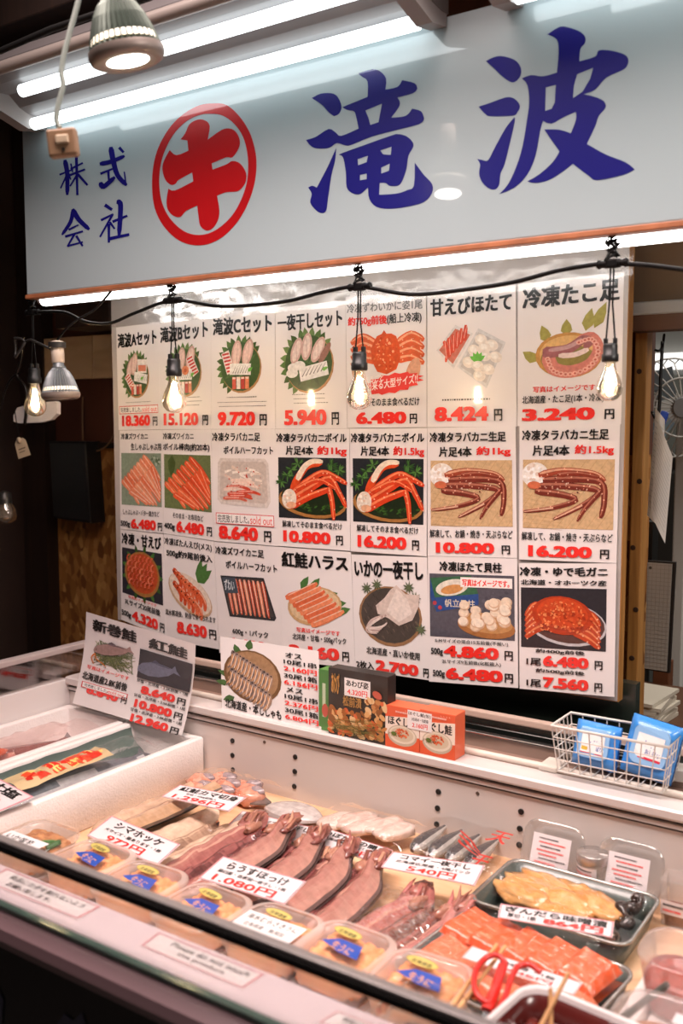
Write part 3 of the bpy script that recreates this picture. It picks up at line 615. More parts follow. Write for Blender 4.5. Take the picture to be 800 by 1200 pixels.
def dG(I, L, P):
    title(L, '冷凍たこ足', 5, 26, 5, 97)
    for x, y, a, l in ((30, 60, 250, 18), (48, 55, 270, 16), (66, 52, 285, 22), (74, 50, 295, 26), (20, 78, 215, 18)): I.leaf(x, y, l, 11, a, '#a8a052')
    I.ell(50, 74, 32, 22, '#c9924e', 4).ell(51, 73, 29, 18, '#e4b877', 4).ell(50, 78, 27, 14, '#96894a', 4)
    pts = [(30, 74), (36, 86), (52, 90), (70, 84), (78, 70), (72, 58), (60, 60)]; I.stroke(pts, 14, '#d98578', 8); I.stroke([(28, 70), (34, 70), (50, 68), (64, 60), (70, 63), (66, 67)], 12, '#a8676a', 6); I.stroke([(32, 68), (50, 66), (62, 60)], 4, '#caa0a0')
    for k, (x, y) in enumerate((p.x, p.y) for p in smooth_pts(pts, 4)): I.ell(x, y + 2.5, 2.7, 2.3, '#eeb4a4', 0, 10).ell(x, y + 2.5, 1.2, 1, '#c8655a', 0, 8)
    I.stroke([(42, 74), (56, 74), (68, 70)], 5, '#f3dcd4')
    L.text('写真はイメージです', 16, 103, 76, 109, RED, .02); L.text('北海道産・たこ足(1本・冷凍)', 5, 112, 84, 121, BLK, .02); price(P, L, '3.240', 125, 137, 5, 76, (85, 94))
def dH(I, L, P):
    L.text('冷凍ズワイカニ', 4, 4, 68, 13, BLK, .03); L.text('生しゃぶしゃぶ用', 28, 18, 98, 28, BLK, .025); I.rect(4, 32, 97, 106, '#8a9a86'); I.freckle(80, 45, 14, 10, 30, 2.5, ['#6f846a', '#b8c2b4', '#56694f'], 2)
    a_sticks(I, 4, 32, 97, 106, 8, ['#ec8a66', '#e8734a', '#f0a07c'], '#fbd8c4'); L.text('しゃぶしゃぶ・バター焼きなど', 8, 112, 92, 120, BLK, .015); price(P, L, '6.480', 125, 139, 26, 84, (88, 98), '500g')
def dI(I, L, P):
    L.text('冷凍ズワイカニ', 2, 4, 66, 13, BLK, .03); L.text('ボイル棒肉(約20本)', 2, 18, 97, 29, BLK, .025); I.rect(3, 33, 98, 106, '#6d7a4e'); I.leaf(20, 34, 30, 16, 95, '#4a5c30')
    a_sticks(I, 3, 33, 98, 106, 7, ['#e85a30', '#ee7044', '#dd4a26'], '#f9b090'); L.text('そのまま・お寿司など', 20, 111, 82, 119, BLK, .015); price(P, L, '6.480', 122, 137, 27, 83, (88, 98), '400g')
def dJ(I, L, P):
    L.text('冷凍タラバカニ足', 2, 4, 78, 15, BLK, .03); L.text('ボイルハーフカット', 20, 21, 97, 31, BLK, .03)
    I.poly([(10, 42), (14, 36), (84, 36), (89, 42), (91, 88), (86, 96), (14, 94), (8, 88)], '#dcd3cd').poly([(14, 44), (17, 40), (82, 40), (85, 44), (87, 86), (83, 91), (16, 90), (12, 85)], '#cdbfb6')
    R = random.Random(3)
    for k in range(16): x, y = R.uniform(20, 78), R.uniform(44, 62); I.stroke([(x, y), (x + 8, y + R.uniform(-4, 4))], 6, R.choice(['#efe2d6', '#e6d0c0', '#f6ede4']), 4)
    for k in range(9): y = 64 + k * 2.8; x = R.uniform(18, 40); I.stroke([(x, y), (x + 22, y - 1), (x + 36, y + 2)], 5, R.choice(['#d8503a', '#e2705a', '#efd8ca']), 3); I.stroke([(x + 2, y - 1), (x + 24, y - 1.5)], 1.4, '#f4cabc')
    I.freckle(50, 66, 32, 20, 40, 1.2, ['#c8402c', '#f5e6da', '#ea8a72'], 9)
    price(P, L, '8.640', 121, 138, 9, 71, (80, 91)); sold(L, P, 5, 105, 96, 119)
def dK(kg, pr):
    def d(I, L, P):
        L.text('冷凍タラバカニボイル', 2, 5, 97, 16, BLK, .035); L.text('片足4本', 15, 20, 53, 31, BLK, .035); L.text('約' + kg, 58, 20, 97, 32, RED, .03); a_crab_boil(I, 4, 34, 96, 107)
        L.text(TX, 9, 110, 90, 118, BLK, .02); price(P, L, pr, 122, 136, 10, 75, (82, 91))
    return d
def dM(kg, pr):
    def d(I, L, P):
        L.text('冷凍タラバカニ生足', 3, 5, 90, 16, BLK, .035); L.text('片足4本', 14, 21, 52, 32, BLK, .035); L.text('約' + kg, 57, 21, 95, 32, RED, .03); a_crab_raw(I, 4, 36, 96, 108)
        L.text('解凍して、お鍋・焼き・天ぷらなど', 3, 112, 96, 121, BLK, .02); price(P, L, pr, 126, 138, 10, 76, (84, 93))
    return d
def dN(I, L, P):
    title(L, '冷凍・甘えび', 4, 22); I.rect(4, 27, 96, 98, '#34323a'); R = random.Random(4)
    for a in range(0, 360, 28): I.leaf(50 + 34 * math.cos(math.radians(a)), 62 + 30 * math.sin(math.radians(a)), 14, 7, a, R.choice(['#4c7a3a', '#3a5f2c']))
    I.ell(50, 62, 40, 33, '#a8753f').ell(50, 61, 36, 29, '#c4552f')
    for k in range(34): shrimp(I, 22 + (k % 7) * 9 + (k // 7) * 1.4, 42 + (k // 7) * 9, 6, 150 + R.uniform(-15, 15), R.choice(['#e2603c', '#d64a2a', '#ee7d58']))
    L.text('写真はイメージです', 18, 99, 82, 103, RED, .015); L.text('3Lサイズ20尾前後', 10, 105, 90, 114, BLK, .025); price(P, L, '4.320', 120, 135, 26, 84, (88, 98), '500g')
def dO(I, L, P):
    L.text('冷凍ぼたんえび(メス)', 2, 4, 96, 15, BLK, .025); L.text('500g約9尾前後入', 6, 19, 96, 30, BLK, .03)
    for a in (285, 305, 325): I.leaf(66, 58, 34, 14, a, '#4f7a3e')
    I.ell(50, 76, 44, 24, '#c9a888', 24).ell(50, 74, 42, 22, '#ead8c6', 24); R = random.Random(6)
    for k in range(13):
        x, y = 18 + (k % 7) * 7.5, 50 + (k % 7) * 4 + (k // 7) * 19 - (k // 7) * 2; I.stroke([(x + 2, y - 4), (x + 9, y + 2), (x + 15, y + 10), (x + 15, y + 19)], 8.5, R.choice(['#e0623a', '#e8754c', '#d4502c']), 6); I.stroke([(x + 5, y - 4), (x + 13, y + 3), (x + 17, y + 11)], 1.6, '#f8c4a6')
        for j in range(4): I.stroke([(x + 2 + j * 3.6, y + 2 + j * 3.6), (x + 8 + j * 3, y - 2 + j * 4)], .7, '#b8401f')
        I.ell(x + 1.5, y - 2, 1.3, 1.3, '#2a1410', 0, 7)
    L.text('流水解凍後、刺身で食べられます', 2, 100, 97, 108, BLK, .02); price(P, L, '8.630', 114, 130, 24, 80, (84, 97))
def dP(I, L, P):
    L.text('冷凍ズワイカニ足', 2, 5, 78, 15, BLK, .03); L.text('ボイルハーフカット', 18, 22, 97, 32, BLK, .03); I.poly([(8, 42), (76, 40), (93, 88), (90, 92), (20, 93)], '#2e3034').poly([(11, 44), (74, 42), (89, 87), (22, 90)], '#46403e')
    for k in range(9): leg(I, [(18 + k * 7, 46), (22 + k * 7, 66), (26 + k * 7, 88)], 6, ('#d8603c', '#e88a66', '#c94a2c')[k % 3], '#f8d4c0', 4)
    I.poly([(11, 44), (32, 43), (36, 62), (15, 64)], '#4a5560'); I.text('ずわい', 14, 46, 30, 60, '#dfe6ea', .02)
    L.text('600g・1パック', 24, 107, 80, 116, BLK, .025); price(P, L, '4.480', 120, 135, 14, 76, (82, 93))
def dQ(I, L, P):
    title(L, '紅鮭ハラス', 5, 24); [I.leaf(x, y, 20, 10, a, '#4c7a3c') for x, y, a in ((30, 50, -55), (44, 50, -50), (62, 58, -20), (72, 66, -10), (78, 76, -20))]
    I.ell(48, 70, 38, 24, '#cfa878', -10).ell(48, 69, 35, 21, '#e2c49c', -10)
    for k in range(8): x, y = 10 + k * 5, 62 + k * 4.5; I.stroke([(x, y), (x + 20, y - 8), (x + 42, y - 20)], 9, ('#e8764a', '#f08e62', '#e06a40')[k % 3], 6); I.stroke([(x + 2, y - 3), (x + 40, y - 21)], 2, '#f9cdb4'); I.stroke([(x + 3, y + 3), (x + 40, y - 15)], .8, '#b8522c')
    L.text('写真はイメージです', 22, 98, 82, 104, RED, .025); L.text('北洋産・甘塩・500gパック', 16, 106, 90, 115, BLK, .025); price(P, L, '2.160', 120, 135, 10, 80, (84, 93))
def dR(I, L, P):
    title(L, 'いかの一夜干し', 5, 27, 4, 95); I.ell(50, 72, 42, 36, '#9a7350').ell(50, 71, 39, 33, '#4a423c'); R = random.Random(7)
    for k in range(60): a, q_ = R.uniform(0, 6.28), R.random() ** .5; I.stroke([(50 + 36 * q_ * math.cos(a), 71 + 30 * q_ * math.sin(a)), (52 + 36 * q_ * math.cos(a), 74 + 30 * q_ * math.sin(a))], 2, R.choice(['#5c5048', '#3a332e', '#6b5d50']))
    for x, y in ((20, 40), (34, 35), (84, 48), (90, 84), (76, 36)): [I.leaf(x, y, 8, 2, a, '#5d6a4a') for a in range(0, 360, 40)]
    I.poly([(60, 34), (72, 44), (90, 44), (88, 58), (80, 74), (62, 82), (48, 74), (34, 70), (32, 60), (44, 50), (52, 40)], '#d9c7bd').poly([(60, 38), (74, 50), (80, 66), (62, 78), (46, 66)], '#e9dbd2')
    for k in range(8): I.stroke([(48 - k * 1.5, 70 + k * .6), (26 - k, 78 + k * 1.5), (18 + k * 3, 92 - k), (32 + k * 2, 94 - k * 2)], 3.2, ('#cdb3aa', '#e6d5cc', '#b99a92')[k % 3], 2)
    L.text('北海道産・真いか使用', 17, 111, 88, 120, BLK, .025); price(P, L, '2.700', 126, 139, 29, 86, (92, 99), '2枚入', (2, 27))
def dS(I, L, P):
    L.text('冷凍ほたて貝柱', 14, 5, 84, 16, BLK, .04); I.rect(2, 19, 97, 90, '#56545e'); I.freckle(50, 40, 40, 20, 40, 2, ['#625f6a', '#4a4852'], 2)
    I.poly([(3, 24), (50, 20), (58, 40), (58, 52), (10, 62), (3, 46)], '#2d4f8e').poly([(3, 24), (50, 20), (58, 40), (8, 46)], '#3a6a4a'); I.ell(28, 34, 19, 9, '#e9e2d4', -12).ell(28, 36, 13, 5, '#d99a5c', -12); I.text('帆立貝柱', 20, 47, 54, 56, '#e8dcc0', .01)
    for x, y in ((8, 52), (14, 57), (46, 25)): I.ell(x, y, 2.4, 2.4, '#b8404a')
    I.ell(66, 76, 32, 13, '#a86f3e', 6).ell(66, 72, 29, 11, '#c4905a', 6); R = random.Random(5)
    for k in range(26):
        x, y = 66 + R.uniform(-26, 24), 62 + R.uniform(-14, 16)
        I.ell(x, y, 6.2, 5.6, '#d9b596', 0, 14).ell(x - .5, y - .8, 5.4, 4.8, R.choice(['#f0dcc4', '#f5e6d2', '#ead0b4']), 0, 14)
    L.rect(38, 22, 95, 33, '#f4efec', 2); L.text('写真はイメージです。', 40, 24, 92, 32, RED, .04)
    L.text('S-Mサイズの混合15玉前後(不揃い)', 8, 92, 90, 97, BLK, .015); price(P, L, '4.860', 99, 112, 18, 80, (86, 95), '500g', (3, 17)); L.text('2Lサイズ9玉前後(化粧箱入)', 16, 115, 82, 120, BLK, .015); price(P, L, '6.480', 124, 137, 20, 84, (86, 95), '500g', (5, 19))
def dT(I, L, P):
    L.text('冷凍・ゆで毛ガニ', 1, 4, 92, 14, BLK, .04); L.text('北海道・オホーツク産', 2, 18, 91, 24, BLK, .035); I.rect(2, 27, 91, 94, '#2c2a30')
    I.ell(50, 66, 42, 24, '#c9c6ca', 8).ell(50, 65, 40, 22, '#5a3a34', 8)
    for s_, y in ((-1, 0), (1, 8)):
        for k in range(5): leg(I, [(46 + s_ * 12, 54 + y + k * 3), (46 + s_ * 28, 46 + y + k * 7), (46 + s_ * 38, 58 + y + k * 6)], 9, '#c4451f', '#e88a58', 6)
    I.ell(46, 57, 32, 21, '#b83c18', 8).ell(46, 55, 27, 17, '#cf4a20', 8).freckle(46, 57, 24, 15, 120, 1.6, ['#e9733c', '#b03a18', '#f0925a', '#d85a2c'], 8); I.freckle(50, 66, 34, 12, 60, 1.6, ['#d85a2c', '#a83414', '#ee8a52'], 9)
    L.text('約400g前後', 18, 95, 70, 100, BLK, .03); price(P, L, '6.480', 102, 114, 26, 74, (80, 88), '1尾', (8, 24)); L.text('約500g前後', 18, 117, 70, 122, BLK, .03); price(P, L, '7.560', 126, 138, 26, 74, (80, 88), '1尾', (8, 24))
g = 'price posters on the board'
PO = [
 ([(136,384),(185.5,377),(187.6,503),(139,504)], 'price poster headed with the letter A, top left corner of the board', dA),
 ([(185.5,377),(246.5,367),(247.6,503),(187.8,503)], 'price poster headed with the letter B, a seafood basket at 15.120 yen', dB),
 ([(246.8,367),(322,360),(322.6,502.6),(247.8,502.8)], 'price poster headed with the letter C, a seafood basket at 9.720 yen', dC),
 ([(322.4,360.5),(404.5,352),(406.5,502),(323,502.5)], 'price poster of a dried seafood basket at 5.940 yen', dD),
 ([(404.8,348),(499,341),(499.8,500.5),(407,501.5)], 'price poster with a whole boiled crab and a red starburst at 6.480 yen', dE),
 ([(500.5,341),(604,331),(605.4,500),(500.4,500.6)], 'price poster with trays of sweet shrimp and scallops at 8.424 yen', dF),
 ([(606.5,333),(731,318),(727.5,497),(606,499.4)], 'price poster of an octopus leg in a wooden bowl at 3.240 yen', dG),
 ([(140,504.5),(190,503.8),(191.6,625),(141,620)], 'price poster of raw crab sticks at 6.480 yen, left end of the middle row', dH),
 ([(190.2,503.8),(247,503.2),(250.2,633.6),(191.8,625)], 'price poster of boiled crab stick meat, 400 grams at 6.480 yen', dI),
 ([(247.3,503.2),(322,502.8),(325.5,640),(250.5,634)], 'price poster of halved crab legs on a white tray marked sold out, 8.640 yen', dJ),
 ([(322.3,502.8),(409,502.4),(410.4,645.6),(324,639.6)], 'price poster of boiled crab legs on black at 10.800 yen', dK('1kg', '10.800')),
 ([(409.5,502.4),(500.2,501.6),(499.6,652),(410.8,646)], 'price poster of boiled crab legs on black at 16.200 yen', dK('1.5kg', '16.200')),
 ([(500.6,501.4),(603.8,499.8),(605.6,654),(500.8,651.6)], 'price poster of raw crab legs on bamboo at 10.800 yen', dM('1kg', '10.800')),
 ([(608.5,498.6),(726.5,496.2),(722,660),(608,655.6)], 'price poster of raw crab legs on bamboo at 16.200 yen', dM('1.5kg', '16.200')),
 ([(141,620.6),(191,626),(194.5,748),(142,726)], 'price poster of sweet shrimp heaped on black, bottom left corner of the board', dN),
 ([(191.6,625.6),(250.4,634.5),(256.6,761),(193.4,749)], 'price poster of botan shrimp on a round plate with a leaf', dO),
 ([(250.6,635),(326.4,641),(331,776),(257,765)], 'price poster of crab legs in a black tray, 600 gram pack', dP),
 ([(326.4,641),(411,647),(416,783),(331,774)], 'price poster of salmon belly strips on a round basket', dQ),
 ([(411.6,650),(500.2,653),(503.6,797.4),(416.2,784.4)], 'price poster of dried squid on a round plate at 2.700 yen', dR),
 ([(501,652),(605.6,654.6),(607,806.4),(502.6,798.6)], 'price poster of white scallops beside a blue box at 4.860 and 6.480 yen', dS),
 ([(608,660),(722,660.4),(719.6,816.8),(608.6,807)], 'price poster of a hairy crab on black at 6.480 and 7.560 yen', dT)]
R0 = random.Random(1)
for i, (c, lb, d) in enumerate(PO): poster(c, lb, d, lay=(i % 3) + 3 * (i // 7))

# ================================================================ bulbs on the black cord
CORD = mat('black_rubber', '#0b0a0a', .5, bump=.1, spec=.2)
GLASSB = clear('bulb_glass', (1, .96, .90), base=.05, fres=.8, rough=.03, milk=.035, milkcol=(1, .9, .75))
FIL = glow('filament', (1, .72, .42), FILAMENT)
YC = 1.72
def bulb_at(u, v_hook, v_sock, v_bot, y, label, hookup=True):
    """clip, drop cords, socket and clear bulb hanging straight down"""
    top = Py(u, v_hook, y); s0 = Py(u, v_sock, y); bt = Py(u, v_bot, y)
    hgt = s0.z - bt.z; k = hgt / .132; X, Z = s0.x, s0.z
    t = empty('hanging_bulb', (X, y, bt.z), label, 'light bulb', 'bulbs on the black cord')
    c = MB().tube([(X - .028, y, top.z), (X + .028, y, top.z)], .0065, 8).box((X, y, top.z), (.02, .016, .016), bevel=.003)
    for dx in (-.024, -.012, .012, .024): c.tube([(X + dx - .002, y, top.z), (X + dx + .002, y, top.z)], .0082, 8)
    R = random.Random(int(u))
    cl = []
    for q in range(40): a = q * 1.9; cl.append((X + .013 * math.cos(a) * (1 - .3 * (q % 3 == 0)), y - .003 + .008 * math.sin(a), top.z + .010 + .034 * q / 40 + .007 * math.sin(q * 2.3)))
    c.build('cord_joint', CORD, t); MB().tube(cl, .0018, 6).build('wire_coil', CORD, t)
    if hookup: MB().tube([(X, y, top.z + .03), (X - .004, y, top.z + .045), (X + .004, y, top.z + .055), (X, y, sz0 - .012)], .0018, 6).build('hook', CORD, t)
    MB().tube([(X - .003, y, top.z), (X - .004, y, (top.z + Z) / 2), (X - .011 * k, y, Z)], .0016, 6).tube([(X + .003, y, top.z), (X + .002, y, (top.z + Z) / 2), (X + .011 * k, y, Z)], .0016, 6).build('drop_cord', CORD, t)
    sk = MB().lathe([(.004, .0), (.015, -.001), (.0165, -.006), (.0165, -.024), (.019, -.026), (.019, -.040), (.0175, -.043), (.014, -.043)], (X, y, Z), Matrix.Scale(k, 3), 20)
    for s_ in (-1, 1): sk.box((X + s_ * .011 * k, y, Z + .004 * k), (.008 * k, .010 * k, .014 * k), bevel=.001)
    sk.build('socket', BLACKP, t)
    gl = MB().lathe([(.0125, -.043), (.013, -.052), (.016, -.064), (.0235, -.080), (.0285, -.094), (.030, -.104), (.0275, -.116), (.020, -.126), (.010, -.1312), (.0005, -.132)], (X, y, Z), Matrix.Scale(k, 3), 28)
    g_ = gl.build('glass_bulb', GLASSB, t)
    fl = MB()
    for q in range(6): a = q * math.pi / 3; fl.tube([(X + .0035 * k * math.cos(a), y + .0035 * k * math.sin(a), Z - .062 * k), (X + .0085 * k * math.cos(a), y + .0085 * k * math.sin(a), Z - .105 * k)], .002 * k, 6)
    fl.build('filament', FIL, t)
    MB().tube([(X, y, Z - .043 * k), (X, y, Z - .07 * k)], [.005 * k, .0022 * k], 8).build('stem', clear('stem_glass', base=.1, fres=.4), t)
    return t
bulb_at(203.5, 352, 420, 484, YC, 'glowing clear bulb hanging in front of the A and B set posters')
bulb_at(421, 336, 412, 480, YC, 'glowing clear bulb hanging in front of the whole crab poster')
bulb_at(715, 309, 402, 470, YC, 'glowing clear bulb hanging in front of the octopus poster')
bulb_at(40, 366, 431, 488, YC, 'glowing clear bulb hanging in the dark corner left of the ribbed spot bulb', False)
cp = [Py(*p, YC) for p in ((40, 366), (75, 366), (100, 377), (128, 379), (160, 366), (203.5, 352), (260, 359), (330, 354), (380, 342), (421, 336), (480, 345), (540, 340), (600, 331), (650, 318), (690, 311), (715, 309), (760, 311), (830, 320))]
MB().tube(smooth_pts(cp, 5), .0042, 8).build('light_cord', CORD, label='black cord strung along the signboard holding the clear bulbs', cat='cord')

# ================================================================ spot bulbs
ALU = mat('ribbed_aluminium', '#7d8284', .45, .6); ALUG = mat('ribbed_green_grey', '#3f4a42', .4, .4)
def spot_bulb(loc, sc, rot, label, al, lens, base_len=.05, sleeve=True, power=0):
    t = empty('spot_bulb', loc, label, 'light bulb')
    M = rot.to_3x3() @ Matrix.Scale(sc, 3)
    def q(p): return Vector(loc) + M @ Vector(p)
    MB().lathe([(.022, .085), (.024, .080), (.034, .070), (.044, .052), (.052, .030), (.059, .006), (.060, 0)], loc, M, 72, smooth=False, ripple=.10).build('ribbed_body', al, t)
    MB().lathe([(.0560, .011), (.0525, .022)], loc, M, 40).build('glow_ring', glow('lamp_glow', (1, .82, .42), .9), t)
    MB().lathe([(.061, .004), (.062, -.004), (.059, -.012), (.052, -.016), (.036, -.014), (.034, -.012)], loc, M, 40).build('rim', mat('lamp_rim', '#8a7f78', .4, .3), t)
    MB().lathe([(.0345, -.013), (.02, -.016), (.0005, -.017)], loc, M, 32).build('lens', lens, t)
    b = MB().lathe([(.017, .085 + base_len * .4), (.018, .09), (.023, .086), (.022, .083)], loc, M, 20); b.build('collar', al, t)
    if sleeve: MB().lathe([(.014, .085 + base_len * 1.7), (.0205, .085 + base_len * 1.65), (.0205, .085 + base_len * .35), (.018, .085 + base_len * .3)], loc, M, 20).build('socket', mat('cream_ceramic', '#cdbfae', .35), t)
    if power:
        l = bpy.data.lights.new('spot_bulb_beam', 'SPOT'); l.energy = power; l.spot_size = math.radians(80); l.spot_blend = .8; l.shadow_soft_size = .03; l.color = (1, .93, .82)
        o = bpy.data.objects.new('spot_bulb_beam', l); COL.objects.link(o); o.parent = t; o.location = M @ Vector((0, 0, -.03)); o.rotation_euler = rot.to_euler()
    return t, q
L1 = Pz(147, 66, 0) ; L1 = EYE + ray(148, 62) * 1.56
spot_bulb(L1, 1.0, Matrix.Rotation(math.radians(-6), 4, 'Y') @ Matrix.Rotation(math.radians(10), 4, 'X'), 'lit ribbed spot bulb hanging from the ceiling in front of the strip lights', ALUG, glow('spot_lens', (1, .95, .86), 14), power=18)
L2 = Py(71, 462, 1.66)
t2, q2 = spot_bulb(L2, .80, Matrix.Rotation(math.radians(-4), 4, 'Y'), 'ribbed silver spot bulb in a cream socket clipped left of the price board', ALU, mat('frosted_lens', '#d8d4c8', .3))
hk = Py(30, 400, 1.66)
b = MB().tube([q2((-.025, 0, .145)), hk + Vector((.02, 0, .004)), hk], .0035, 8).tube([hk + Vector((-.045, 0, .01)), hk + Vector((-.02, 0, .008)), hk, hk + Vector((-.02, 0, -.02)), hk + Vector((-.045, 0, -.04))], .004, 8).tube([hk + Vector((-.045, 0, .01)), hk + Vector((-.055, .01, -.015)), hk + Vector((-.045, 0, -.04))], .003, 8)
b.lathe([(.022, 0), (.022, .014)], q2((0, 0, .148)), None, 20)
b.build('spring_clip', mat('dull_steel', '#3a3836', .45, .5), t2)
lc = [q2((0, 0, .17)), Py(78, 385, 1.66), Py(95, 372, 1.68), Py(112, 362, 1.70), Py(131, 340, 1.72)]
MB().tube(smooth_pts(lc, 5), .003, 8).build('lamp_flex', CORD, t2)
# hanging wire, pull switch
sw = EYE + ray(74, 168) * 1.5
swt = empty('pull_switch', sw, 'brown rocker switch dangling on a grey flex in front of the signboard', 'switch')
Rs = Matrix.Rotation(HEAD, 3, 'Z') @ Matrix.Rotation(math.radians(-6), 3, 'Y')
MB().box(sw, (.046, .020, .042), rot=Rs, bevel=.004).build('case', mat('switch_brown', '#86694f', .45), swt)
MB().box(sw + Rs @ Vector((.002, -.011, .003)), (.02, .008, .013), rot=Rs, bevel=.002).build('rocker', mat('switch_key', '#b8a58c', .4), swt)
MB().lathe([(.0025, 0), (.0025, .003)], sw + Rs @ Vector((.002, -.0095, -.012)), Rs @ Matrix.Rotation(math.pi / 2, 3, 'X'), 10).build('screw', BLACKP, swt)
fl = [EYE + ray(*p) * 1.5 for p in ((70, 150), (66, 140), (68, 124), (74, 100), (72, 84), (76, 60), (84, 30), (92, 0), (97, -30))]
MB().tube(smooth_pts(fl, 4), .0042, 8).build('flex', mat('grey_flex', '#7e8780', .45), swt)
# things hanging in the dark left corner
pk = empty('wire_hook', Py(25, 440, 1.9), 'bent black wire hook hanging in the dark corner beside the clear bulb', 'hook')
MB().tube(smooth_pts([Py(*p, 1.9) for p in ((28, 395), (24, 425), (20, 440), (30, 455), (31, 478), (29, 497))], 4), .005, 8).tube(smooth_pts([Py(*p, 1.9) for p in ((24, 436), (12, 445), (4, 465), (1, 480))], 4), .003, 6).build('wire', mat('black_wire', '#171413', .3, .4), pk)
w0 = Py(42, 482, 1.98)
wt = empty('white_hanger', w0, 'white moulded plastic hanger with a round hole behind the clear bulb at left', 'hanger')
f = quadmap(Py(22, 470, 1.98), Py(68, 469, 1.98), Py(68, 496, 1.98), Py(15, 496, 1.98), 46, 27)
o_ = [(2, 8), (18, 3), (44, 1), (46, 3), (46, 16), (40, 23), (30, 26), (8, 27), (2, 25), (0, 18)]
MB().slab(o_, f, -.01, .006).build('plate', WHITEP, wt); MB().lathe([(.012, 0), (.012, .003)], f(30, 9, .007), Matrix.Rotation(math.pi / 2, 3, 'X'), 16).build('hole', BLACKP, wt)
tg = empty('paper_tag', Py(25, 525, 1.9), 'beige paper tag hung in the dark corner left of the black speaker', 'tag')
f = quadmap(Py(17, 517, 1.9), Py(29, 512, 1.9), Py(36, 533, 1.9), Py(22, 538, 1.9), 10, 18)
MB().slab([(2, 0), (8, 0), (10, 3), (10, 18), (0, 18), (0, 3)], f, 0, .0012).build('card', mat('beige_card', '#c2b094', .6), tg)
MB().lathe([(.003, 0), (.009, .001), (.009, .004), (.003, .005)], f(5, 1, .001), Matrix.Rotation(math.pi / 2, 3, 'X'), 14).build('ring', mat('beige_card', '#c2b094'), tg)
I = Ink(f, .0016); I.rect(2, 9, 8, 10.2, '#6b5c4c'); I.rect(2, 12, 7, 13, '#7b6c5c'); I.done('print', tg)
MB().tube([f(5, 0, 0), Py(20, 500, 1.92), Py(17, 480, 1.95)], .0015, 6).build('string', CORD, tg)
# black speaker on the flake board
sp0, sp1 = Py(57, 516, 2.28), Py(108, 520, 2.28)
spk = empty('wall_speaker', Py(83, 600, 2.32), 'slim black speaker box fixed to the flake board wall', 'speaker')
c = [Py(57, 517, 2.28), Py(99.5, 517.5, 2.28), Py(106, 613.5, 2.28), Py(62, 607, 2.28)]
b = MB(); ins = [(p + (sum(c, Vector()) / 4 - p) * .03) for p in c]
b.loft([[p + Vector((0, .068, 0)) for p in c], [p + Vector((0, .004, 0)) for p in c], ins], smooth=False); b.build('case', mat('speaker_black', '#1b1b1c', .5), spk)
b = MB(); ins2 = [(p + (sum(c, Vector()) / 4 - p) * .08) - Vector((0, .0008, 0)) for p in c]; b.loft([[p + Vector((0, .002, 0)) for p in ins2], ins2], smooth=False); b.build('grille', mat('speaker_cloth', '#262628', .8, bump=.6, bscale=900), spk)
MB().tube([Py(97, 516, 2.3), Py(96.5, 490, 2.345), Py(97, 465, 2.345)], .003, 6).build('cable', mat('tan_cable', '#8a6a4a', .5), spk)
MB().tube(smooth_pts([Py(*p, 2.33) for p in ((106, 530), (118, 527), (128, 519), (135, 505), (139, 495))], 4), .0025, 6).build('loose_cable', mat('tan_cable', '#8a6a4a', .5), spk)
# half-seen dark bulb at the left edge
db = empty('dark_bulb', Py(8, 605, 1.9), 'unlit clear bulb in a foil wrapped socket cut by the left edge', 'light bulb')
MB().lathe([(.006, .125), (.020, .118), (.022, .075), (.019, .070), (.020, .066), (.020, .045), (.016, .042)], Py(7, 622, 1.9), None, 18).build('socket', mat('foil', '#3f3d3b', .3, .6, bump=1, bscale=60), db)
MB().lathe([(.015, .044), (.02, .034), (.03, .018), (.034, .0), (.030, -.016), (.018, -.026), (.0005, -.030)], Py(7, 603, 1.9), None, 24).build('glass_bulb', clear('dim_glass', (1, .93, .82), base=.12, fres=.6, milk=.25, milkcol=(.9, .7, .5)), db)
MB().tube([Py(7, 600, 1.9), Py(7, 608, 1.9)], .008, 8).build('stem', mat('warm_stem', '#d8a070', .4), db)
# ================================================================ the refrigerated case
XL, XR = -2.10, .5; YF, YK = .845, 1.75; ZF = .62
CASEW = mat('case_enamel', '#d9cfca', .3, coat=.3, var=.05, vscale=3)
case = empty('display_case', (-.8, 1.3, 0), 'white refrigerated fish display case with a glazed front and drilled back panel', 'display case')
MB().span((XL - .04, .86, .12), (XR, 1.95, ZF - .01)).build('body', mat('case_body', '#232326', .4), case)
MB().span((XL, .92, ZF - .01), (XR, YK + .005, ZF)).build('well_floor', ramp_mat('peach_liner', [(.3, '#d9a77c'), (.55, '#e6bd96'), (.8, '#ecc9a6')], scale=2, stretch=(3, 12, 1), rough=.5), case)
b = MB().span((XL, YK, ZF), (XR, YK + .02, .757)); b.build('back_panel', CASEW, case)
b = MB()
hp = [(272.5, 868), (272.5, 885), (273, 902), (346, 887), (345.5, 904), (345, 921.5), (513.7, 927.7), (512.7, 947), (511.7, 965.7), (610.5, 951), (609, 971), (608.4, 990)]
for k in range(4): hp += []
for u, v in hp:
    p = Py(u, v, YK); b.lathe([(.0062, 0), (.0062, .002), (.0045, .0021), (.0005, .0015)], (p.x, YK - .0001, p.z), Matrix.Rotation(math.pi / 2, 3, 'X'), 14)
b.build('shelf_slot', BLACKP, case)
b = MB()
for u, v in ((310, 869.5), (559.5, 929.5)): p = Py(u, v, YK); b.lathe([(.004, 0), (.004, .0015), (.0015, .0018), (.0015, .0012), (.0003, .0012)], (p.x, YK, p.z), Matrix.Rotation(math.pi / 2, 3, 'X'), 12)
b.build('panel_screw', mat('screw_brown', '#6a5a50', .4, .5), case)
LEDGE = mat('ledge_enamel', '#d6cdca', .3, coat=.3, var=.05, vscale=4)
b = MB(); ex = lambda y, z, h: Vector((XL + h, y, z))
